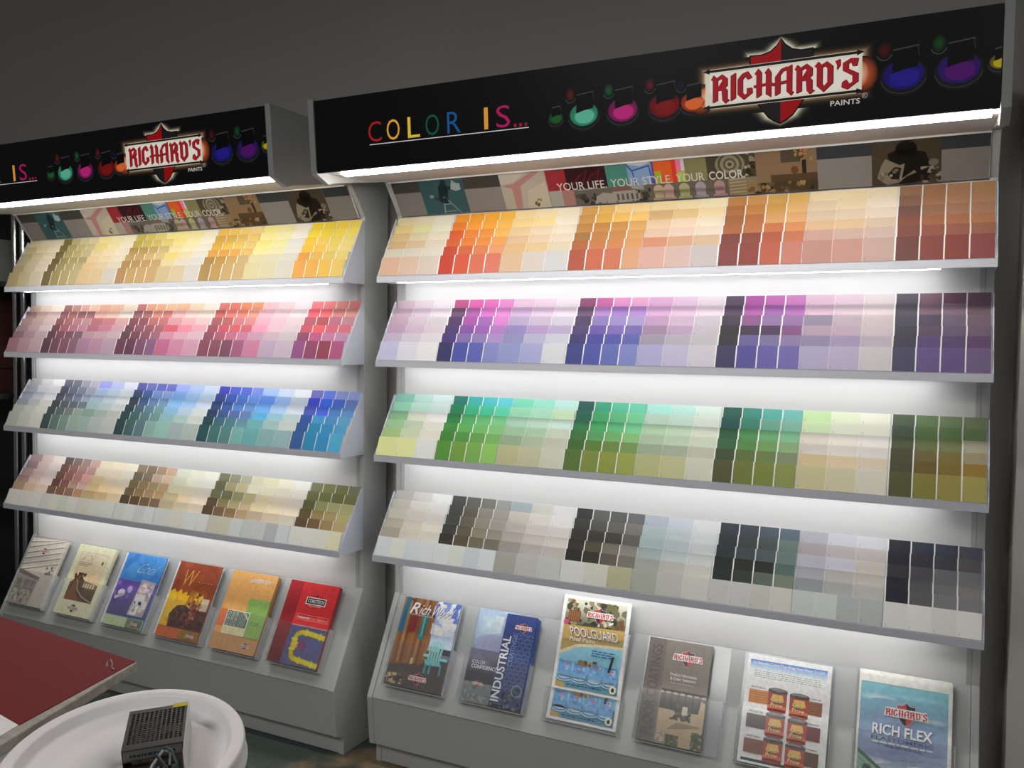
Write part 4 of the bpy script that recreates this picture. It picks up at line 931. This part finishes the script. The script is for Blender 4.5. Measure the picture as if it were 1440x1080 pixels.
def art_richflex(a):                # teal sky, pale green roof, tin
    a.rect(0, 0, 1, 1, 'e4dfcc'); a.up(); a.vgrad(.02, 0, .96, .50, hx('8c9cac'), hx('7c8cb0')); a.vgrad(.02, .50, .96, .93, hx('7c94b4'), hx('74b0bc')); a.up()
    for x, y, rx, ry, c, bg in ((.20, .80, .22, .035, 'c4d0d4', '7ab0be'), (.30, .77, .18, .03, '8098b8', '7aa8ba'), (.62, .84, .30, .03, '8cc0c8', '78acbc'), (.82, .665, .16, .03, 'b4c4cc', '7ca0b8'), (.30, .62, .26, .05, '8c9cc0', '7c98b6'), (.60, .56, .34, .05, '6c84ac', '7c96b4'),
                                (.24, .45, .22, .05, '94a4c0', '7c8eb0'), (.70, .42, .28, .05, '707ca8', '7c8cb0'), (.40, .34, .34, .05, '707ca4', '808fae'), (.24, .235, .24, .05, 'c4c8d0', '8494ae'), (.42, .20, .22, .05, 'b4bcc8', '8898ac'), (.30, .13, .26, .06, 'a8b0bc', '8898ac')):
        a.up(); a.glow(x, y, rx, ry, c, bg)
    a.up(); a.rect(.96, 0, 1, 1, 'e4dfcc'); a.rect(0, 0, .02, 1, 'e4dfcc'); a.rect(0, .93, 1, 1, 'e4dfcc'); a.up()
    a.poly([(.02, .30), (.36, .12), (.36, .0), (.02, .0)], '7ca48c'); a.poly([(.02, .30), (.42, .09), (.44, .11), (.02, .34)], '3c5c50'); a.up(); a.rect(.08, .08, .18, .18, '2c4c44'); a.ell(.13, .18, .05, .03, '2c4c44'); a.up()
    for k in range(4): a.line([(.03, .26 - k * .05), (.32, .10 - k * .03)], .0016, '5c8470')
    a.poly([(.58, .02), (.92, .0), (.92, .22), (.55, .26)], 'a4a89c'); a.ell(.735, .24, .185, .028, 'c4c6ba'); a.up(); a.rect(.57, .03, .91, .17, '8c9088'); a.text('RICH FLEX', .60, .09, .28, .05, 'd8d8d0', .02); mini_logo(a, .75, .195, .20); a.up()
    a.text('RICH FLEX', .17, .475, .64, .095, '3c5474', .04, 0); a.up(); a.text('RICH FLEX', .165, .481, .64, .095, 'd4e0dc', .025, 0)
    a.text('ELASTOMERIC', .16, .435, .66, .030, '3c4c6c', .012); a.scribble(.17, .408, .64, .016, 'c8d0dc', 5); a.text('SYSTEM APPLICATION GUIDE', .30, .380, .40, .018, '2c3444', .01)
    mini_logo(a, .52, .69, .48, 'b83c3c')

BV, BH = .0535, .293
GL = 'brochure holders on the left rack tray'; GR = 'brochure holders on the right rack tray'
def tilted(RM, name, label, u, v, w, h, n0, t, art_fn, deg):
    q = MB(); q.box((0, 0, 0), (w, h, t), hx('e8e6e0'))
    a = Art(w, h, z=t, mb=q); a.clip = True; art_fn(a); brighten(q)
    o = q.build(name, M_GLOSS, None, tray_matrix(RM, u, v, n0) @ Matrix.Rotation(math.radians(deg), 4, 'X'))
    return tag(o, label, 'poster')
def slot(RM, u, w, hname, group, items, pocket=.15, d=.030, hh=.305):
    holder(RM, u - .006, w + .012, .047, hh, d, pocket, hname, group)
    for it in items: brochure(RM, *it)
Lm, Rm = LEFT_M, RIGHT_M
def copies(RM, u, w, n, t, n0, cat, label, group, edge, h=BH, du=.0012, art=None, v=BV):
    """further copies standing behind the front one"""
    for k in range(n):
        brochure(RM, 'brochure', label, cat, u + du * (k + 1), v + .0005 * k, w - .004, h - .0015 * (k + 1), n0 + k * t, n0 + (k + 1) * t - .0003, art, edge, group)
LW_ = .222
def left_slot(u, words, art, edge, back_edge, nback=3, du=.0016):
    slot(Lm, u - (.016 if du < 0 else 0), LW_ + .008 + (.016 if du < 0 else 0), 'clear holder with the %s on left rack' % words, GL, [])
    copies(Lm, u, LW_, nback, .005, .004, 'brochure', 'copy behind the %s in the left rack holder' % words, 'copies behind the %s' % words, back_edge, du=du)
    brochure(Lm, 'brochure', words + ', front copy in its clear holder on left rack', 'brochure', u, BV, LW_, BH, .004 + nback * .005, .004 + nback * .005 + .006, art, edge)
left_slot(.050, 'pale sepia wood and house brochure', art_exterior_wood, 'cfc8be', 'c8c0b4')
left_slot(.358, 'cream brochure with brown house picture', art_cream, 'd9d2b2', 'cfc9ac')
left_slot(.660, 'blue and violet brochure', art_cool, '5a7cb4', 'dcdee4', du=-.0055)
left_slot(.960, 'rust and yellow brochure', art_warm, '8c5a34', 'e0dcd4', du=-.0050)
left_slot(1.243, 'tan brochure with green block', art_exterior, 'a87c4c', '9c7448')
left_slot(1.528, 'red brochure with yellow pipes', art_corotech, '9c2428', '8c2428')

# right rack
slot(Rm, .066, .226, 'clear holder with the wooden fence and teal chair brochure', GR, [])
copies(Rm, .066, .222, 3, .0048, .004, 'brochure', 'copy behind the wooden fence brochure in the first right rack holder', 'copies behind the fence brochure', 'a8b0b8')
brochure(Rm, 'brochure', 'brochure with wooden fence, towels and teal chair on its cover', 'brochure', .066, BV, .222, BH, .0186, .0246, art_richwood, '8c94a0')
slot(Rm, .350, .226, 'clear holder with two overlapping blue brochures on right rack', GR, [])
brochure(Rm, 'brochure', 'misty grey blue brochure partly hidden behind the navy one', 'brochure', .352, BV, .150, BH + .004, .004, .010, art_confidence, 'a8b8cc')
for k in range(3):
    brochure(Rm, 'brochure', 'navy copy peeping out behind the navy tread plate brochure', 'brochure', .466 + .0032 * (3 - k), BV, .104, BH - .004 - .002 * (2 - k), .0115 + k * .004, .0150 + k * .004, None, '34528c', 'navy copies behind the front one')
brochure(Rm, 'brochure', 'narrow navy brochure with metal tread plate pattern, in front', 'brochure', .464, BV, .108, BH - .002, .0236, .0286, art_industrial, '3c4c74')
slot(Rm, .652, .232, 'white edged holder with two pool posters on right rack', GR, [], pocket=.10)
tilted(Rm, 'poster', 'lower pool poster with blue tins, behind the raised one', .655, BV + .004, .226, .284, .004, .002, art_pool, 2)
tilted(Rm, 'poster', 'raised pool poster in front, topmost print on the right rack tray', .657, BV + .094, .224, .285, .0125, .002, art_pool, 7.0)
slot(Rm, .943, .238, 'clear wide holder around the taupe patio brochure', GR, [])
copies(Rm, .946, .190, 2, .005, .004, 'brochure', 'taupe copy behind the taupe patio brochure', 'copies behind the taupe brochure', '746a60')
brochure(Rm, 'brochure', 'taupe brochure with patio photograph and sideways title', 'brochure', .946, BV, .190, BH, .0142, .0206, art_floor, '6a6058')
slot(Rm, 1.234, .236, 'clear holder with the white flyer of six tins', GR, [])
copies(Rm, 1.238, .230, 2, .004, .004, 'flyer', 'white copy behind the flyer of six red tins', 'copies behind the white flyer', 'ecebe8')
brochure(Rm, 'flyer', 'white flyer with six red tins and wood colour swatches', 'flyer', 1.238, BV, .230, BH, .0122, .0142, art_deck, 'ecebe8')
slot(Rm, 1.538, .232, 'clear holder with the cloudy teal brochure, last on right', GR, [])
for k in range(3):
    brochure(Rm, 'brochure', 'cream edged copy behind the cloudy teal brochure', 'brochure', 1.541 - .0012 * (2 - k), BV, .226, BH + .010 - .004 * k, .004 + k * .0042, .0080 + k * .0042, None, 'e6e0cc', 'copies behind the cloudy brochure')
brochure(Rm, 'brochure', 'cloudy teal sky brochure with cream border, rightmost on the tray', 'brochure', 1.541, BV, .226, BH - .003, .0168, .0220, art_richflex, 'e0dac6')

# ------------------------------------------------------------------ the counter in front, at the left
root = empty('counter', Matrix.Translation((0, 0, 0)))
tag(root, 'counter with red and white top and worn grey edge, lower left corner', 'counter')
CZ = .80
M_RED = principled('red_laminate', (.16, .016, .020), .75, noise=(160, .5, (.135, .014, .018)), spec=.15)
M_EDGE = principled('worn_edge', (.36, .34, .30), .7, noise=(60, .8, (.24, .22, .19)))
M_WHITE = principled('white_panel', (.70, .69, .70), .5)
top = [(.300, -1.356), (-1.05, -1.214), (-1.05, -2.25), (.575, -2.25)]
def slab(q, poly, z0, z1, col=(1, 1, 1)):
    n = len(poly); v = [(x, y, z0) for x, y in poly] + [(x, y, z1) for x, y in poly]
    q.mesh_in(v, [tuple(range(n))[::-1], tuple(range(n, 2 * n))] + [(i, (i + 1) % n, n + (i + 1) % n, n + i) for i in range(n)], col)
q = MB(); slab(q, top, CZ - .021, CZ - .0012); q.build('counter_top', M_EDGE, root, bevel=.002)
q = MB(); slab(q, [(.297, -1.359), (-1.048, -1.217), (-1.048, -1.395), (.368, -1.650)], CZ - .0012, CZ + .0003); q.build('red_panel', M_RED, root)
q = MB(); slab(q, [(.3675, -1.6515), (-1.048, -1.3965), (-1.048, -2.245), (.560, -2.245)], CZ - .0012, CZ + .0002); q.build('white_panel', M_WHITE, root)
q = MB(); slab(q, [(.346, -1.535), (-1.0, -1.38), (-1.0, -2.20), (.545, -2.20)], .10, CZ - .0215); q.build('cabinet_body', M_WHITE, root)
q = MB(); slab(q, [(.30, -1.57), (-.97, -1.42), (-.97, -2.16), (.49, -2.16)], 0.001, .0995); q.build('plinth', M_DARK, root)
q = MB(); q.tube([(.272, -1.405, CZ + .0012), (.268, -1.400, CZ + .008), (.276, -1.398, CZ + .013), (.284, -1.402, CZ + .008), (.290, -1.408, CZ + .0012), (.300, -1.410, CZ + .0014)], .0011, 6, (1, 1, 1))
tag(q.build('bent_staple', M_STEEL, None), 'small bent metal staple lying on the red counter top', 'staple')

# ------------------------------------------------------------------ white pail with its lid, a power supply lying on it
PC = Vector((.7456, -1.7575, .8811)); PN = Vector((.06, -.16, 1)).normalized()
PX = (Vector((1, 0, 0)) - PN * PN.x).normalized(); PY = PN.cross(PX)
LIDM = Matrix(((PX.x, PY.x, PN.x, PC.x), (PX.y, PY.y, PN.y, PC.y), (PX.z, PY.z, PN.z, PC.z), (0, 0, 0, 1)))
PB = .480
def pail(name, cx, cy, zb, zt, label):
    root = empty(name, Matrix.Translation((cx, cy, zb)))
    tag(root, label, 'pail')
    h = zt - zb
    prof = [(.128, .0), (.132, .003), (.146, h - .105), (.154, h - .103), (.154, h - .096), (.147, h - .094), (.147, h - .062), (.155, h - .060), (.155, h - .052), (.148, h - .050), (.149, h - .003), (.147, h), (.144, h - .002), (.143, h - .03)]
    q = MB(); q.lathe(prof, 72); q.build('bucket', M_PAIL, root, smooth=False)
    return root
pr = pail('pail', PC.x, PC.y, PB, PC.z - .045, 'large white plastic pail with lid, in the bottom left foreground')
prof = [(.149, -.034), (.1575, -.034), (.1585, -.030), (.1555, -.026), (.1570, -.006), (.1560, -.0012), (.1545, .0012), (.1530, .0016), (.1395, .0010), (.1380, .0003), (.1368, -.0015), (.1325, -.0125), (.1315, -.0142), (.1295, -.0152), (.1260, -.0154), (.1100, -.0155), (.1090, -.0150), (.001, -.0150), (.001, -.0180), (.128, -.0185), (.1405, -.0120), (.1480, -.006), (.149, -.034)]
q = MB(); q.lathe(prof, 96, close=False)
lid = q.build('lid', M_PAIL, pr, smooth=True)
lid.matrix_world = LIDM
lid.matrix_parent_inverse = Matrix.Identity(4)
bpy.context.view_layer.update()
lid.matrix_local = Matrix.Translation((-PC.x, -PC.y, -PB)) @ LIDM
q = MB()
for a0 in (-38, -31, -24, 20, 27):
    a = math.radians(a0); d = Vector((math.cos(a), math.sin(a), 0)); h = PC.z - .045 - PB
    t = Vector((-d.y, d.x, 0)) * .0016
    p0, p1 = d * .1475, d * .1535
    for zz in (h - .094,):
        q.mesh_in([p0 - t + Vector((0, 0, zz)), p1 - t + Vector((0, 0, zz)), p1 + t + Vector((0, 0, zz)), p0 + t + Vector((0, 0, zz)), p0 - t + Vector((0, 0, zz + .034)), p1 - t + Vector((0, 0, zz + .034)), p1 + t + Vector((0, 0, zz + .034)), p0 + t + Vector((0, 0, zz + .034))],
                  [(0, 3, 2, 1), (4, 5, 6, 7), (0, 1, 5, 4), (1, 2, 6, 5), (2, 3, 7, 6), (3, 0, 4, 7)])
q.build('collar_rib', M_PAIL, pr)
# the low stool it stands on (out of the picture)
st = empty('stool', Matrix.Translation((PC.x, PC.y, 0))); tag(st, 'low grey stool under the white pail', 'stool')
q = MB(); q.box((-.17, -.17, PB - .035), (.17, .17, PB - .001)); q.build('seat', M_LAM, st, bevel=.004)
for sx in (-1, 1):
    for sy in (-1, 1):
        q = MB(); q.box((sx * .145 - .016, sy * .145 - .016, .001), (sx * .145 + .016, sy * .145 + .016, PB - .0355)); q.build('leg', M_LAM, st)

# power supply, local frame: x towards its right side, y towards its back, z up from the lid floor
c0 = Vector((.767, -1.752, 0))
ax = Vector((.0640, -.0690, 0)); 
PSY = -(ax - PN * ax.dot(PN)).normalized()          # towards the back
PSX = PSY.cross(PN).normalized()                    # towards the right
PH = .044
corner = PC + PN * (-.0150 + .0006) + Vector((.778 - PC.x, -1.786 - PC.y, 0)) - PN * Vector((.778 - PC.x, -1.786 - PC.y, 0)).dot(PN)
PSM = Matrix(((PSX.x, PSY.x, PN.x, corner.x), (PSX.y, PSY.y, PN.y, corner.y), (PSX.z, PSY.z, PN.z, corner.z), (0, 0, 0, 1)))
ps = empty('power_supply', PSM)
tag(ps, 'black perforated metal power supply lying on the white pail lid', 'power supply')
PW, PD = .078, .094      # cover size
M_PSU = principled('black_steel', (.050, .050, .052), .35, .4)
M_COPPER = principled('copper_parts', (.35, .20, .08), .4, .3, noise=(150, 1.0, (.02, .015, .01)))
q = MB()
nx, ny = 12, 15
mx0, my0 = .004, .012
cw, ch = (PW - .008) / nx, (PD - my0 - .008) / ny
z = PH
q.box((0, 0, z - .0008), (PW, my0, z)); q.box((0, PD - .008, z - .0008), (PW, PD, z)); q.box((0, my0, z - .0008), (mx0, PD - .008, z)); q.box((PW - mx0, my0, z - .0008), (PW, PD - .008, z))
for i in range(nx):
    for j in range(ny):
        x0, y0 = mx0 + i * cw, my0 + j * ch
        cx, cy = x0 + cw / 2 + (cw * .0), y0 + ch / 2
        A = [(x0, y0, z), (x0 + cw, y0, z), (x0 + cw, y0 + ch, z), (x0, y0 + ch, z)]
        k = .45
        Bq = [(cx - cw * k, cy - ch * .22, z), (cx + cw * .22, cy - ch * k, z), (cx + cw * k, cy + ch * .22, z), (cx - cw * .22, cy + ch * k, z)]
        for e in range(4):
            q.face([A[e], A[(e + 1) % 4], Bq[(e + 1) % 4], Bq[e]])
            lo = lambda p: (p[0], p[1], z - .0009)
            q.face([Bq[e], Bq[(e + 1) % 4], lo(Bq[(e + 1) % 4]), lo(Bq[e])])
q.build('perforated_cover', M_PSU, ps)
q = MB(); q.box((0, 0, 0), (.0009, PD, PH - .0009)); q.box((.0009, PD - .0009, 0), (PW - .0012, PD, PH - .0009)); q.box((.0009, 0, .026), (PW - .0012, .0009, PH - .0009))
q.build('case', M_PSU, ps)
q = MB(); q.box((PW - .0011, -.026, 0), (PW, PD + .003, PH + .0022)); q.box((0, -.026, 0), (PW - .0012, PD - .001, .0010))
q.build('base_plate', M_STEEL, ps)
q = MB(); q.box((.006, .030, .0012), (.040, .080, .034)); q.box((.045, .040, .0012), (.070, .060, .036)); q.build('coil', M_COPPER, ps)
q = MB(); q.box((.002, -.0006, .029), (PW - .004, 0, PH - .003), hx('6c6c68'))
a = Art(PW - .008, .012, step=.00003, mb=MB())
lbl = q.build('terminal_label', M_PRINT, ps)
a.scribble(.08, .28, .80, .44, '2a2a2a', 3); a.line([(.02, .12), (.98, .12), (.98, .88), (.02, .88), (.02, .12)], .0005, '2c2c2c')
a.mb.build('label_lettering', M_PRINT, lbl, Matrix.Translation((.004, -.0007, .0290)) @ Matrix.Rotation(math.radians(90), 4, 'X'))
q = MB(); q.box((.004, -.024, .0014), (PW - .008, -.0012, .018)); tb = q.build('terminal_block', M_BLACKPL, ps)
for k in range(6):
    q = MB(); q.lathe([(.0005, .018), (.0034, .018), (.0034, .0205), (.0005, .0208)], 10)
    q.build('screw', M_STEEL, tb, Matrix.Translation((.011 + k * .0105, -.013, 0)))
q = MB(); q.box((PW - .021, PD - .0075, PH + .0001), (PW - .0015, PD + .002, PH + .0006), hx('b8ac2c')); q.build('yellow_sticker', M_PRINT, ps)
q = MB(); q.tube([(.050, -.012, .021), (.046, -.010, .034), (.044, -.020, .044), (.050, -.034, .046), (.058, -.040, .036), (.060, -.046, .022), (.058, -.052, .005)], .0021, 8); q.build('black_lead', M_BLACKPL, ps)
q = MB(); q.tube([(.040, -.012, .021), (.046, -.010, .040), (.056, -.012, .047), (.064, -.022, .046), (.070, -.032, .034), (.070, -.040, .018), (.066, -.048, .005)], .0021, 8); q.build('green_lead', principled('green_cable', (.025, .06, .055), .45), ps)
q = MB(); q.tube([(.058, -.012, .021), (.060, -.006, .036), (.052, -.014, .044), (.040, -.030, .036), (.030, -.046, .018), (.024, -.056, .005)], .0019, 8); q.build('grey_lead', principled('grey_cable', (.36, .37, .38), .45), ps)

# ------------------------------------------------------------------ dark shelving at the far left
sh = empty('storage_shelving', Matrix.Translation((-2.40, .10, 0)))
tag(sh, 'black storage shelving with chrome posts, left of the left rack', 'shelving')
q = MB(); q.box((-.75, .055, 0), (.44, .072, 2.3)); q.build('back_panel', M_DARK, sh)
for zz in (.20, .70, 1.19, 1.70, 2.15):
    q = MB(); q.box((-.75, -.20, zz - .022), (.295, .054, zz)); q.build('shelf_board', M_DARK, sh)
for x in (.335, .392):
    q = MB(); q.lathe([(.0001, 0), (.0135, 0), (.0135, 2.2), (.0001, 2.2)], 16, close=False); q.build('post', M_CHROME, sh, Matrix.Translation((x, -.105, .001)), smooth=False)
M_CART = principled('dark_red_carton', (.055, .014, .010), .7, noise=(25, .6, (.03, .01, .008)))
rn = random.Random(2)
for r in range(4):
    for c in range(3):
        x = -.46 + c * .25 + rn.uniform(-.004, .004)
        q = MB(); q.box((-.12, -.12, 0), (.12, .12, .112)); 
        o = q.build('carton', M_CART, None, Matrix.Translation((-2.40 + x, .10 - .07, 1.1905 + r * .1125)), bevel=.002)
        tag(o, 'dark red carton stacked on the black shelving beside the chrome posts', 'carton', 'dark red cartons on the black shelving')
q = MB(); q.box((-.16, -.10, 0), (.16, .10, .19))
o = q.build('carton', principled('grey_carton', (.12, .13, .12), .7), None, Matrix.Translation((-2.27, .05, 1.7005)), bevel=.003)
tag(o, 'dull grey carton on the upper board of the black shelving', 'carton')
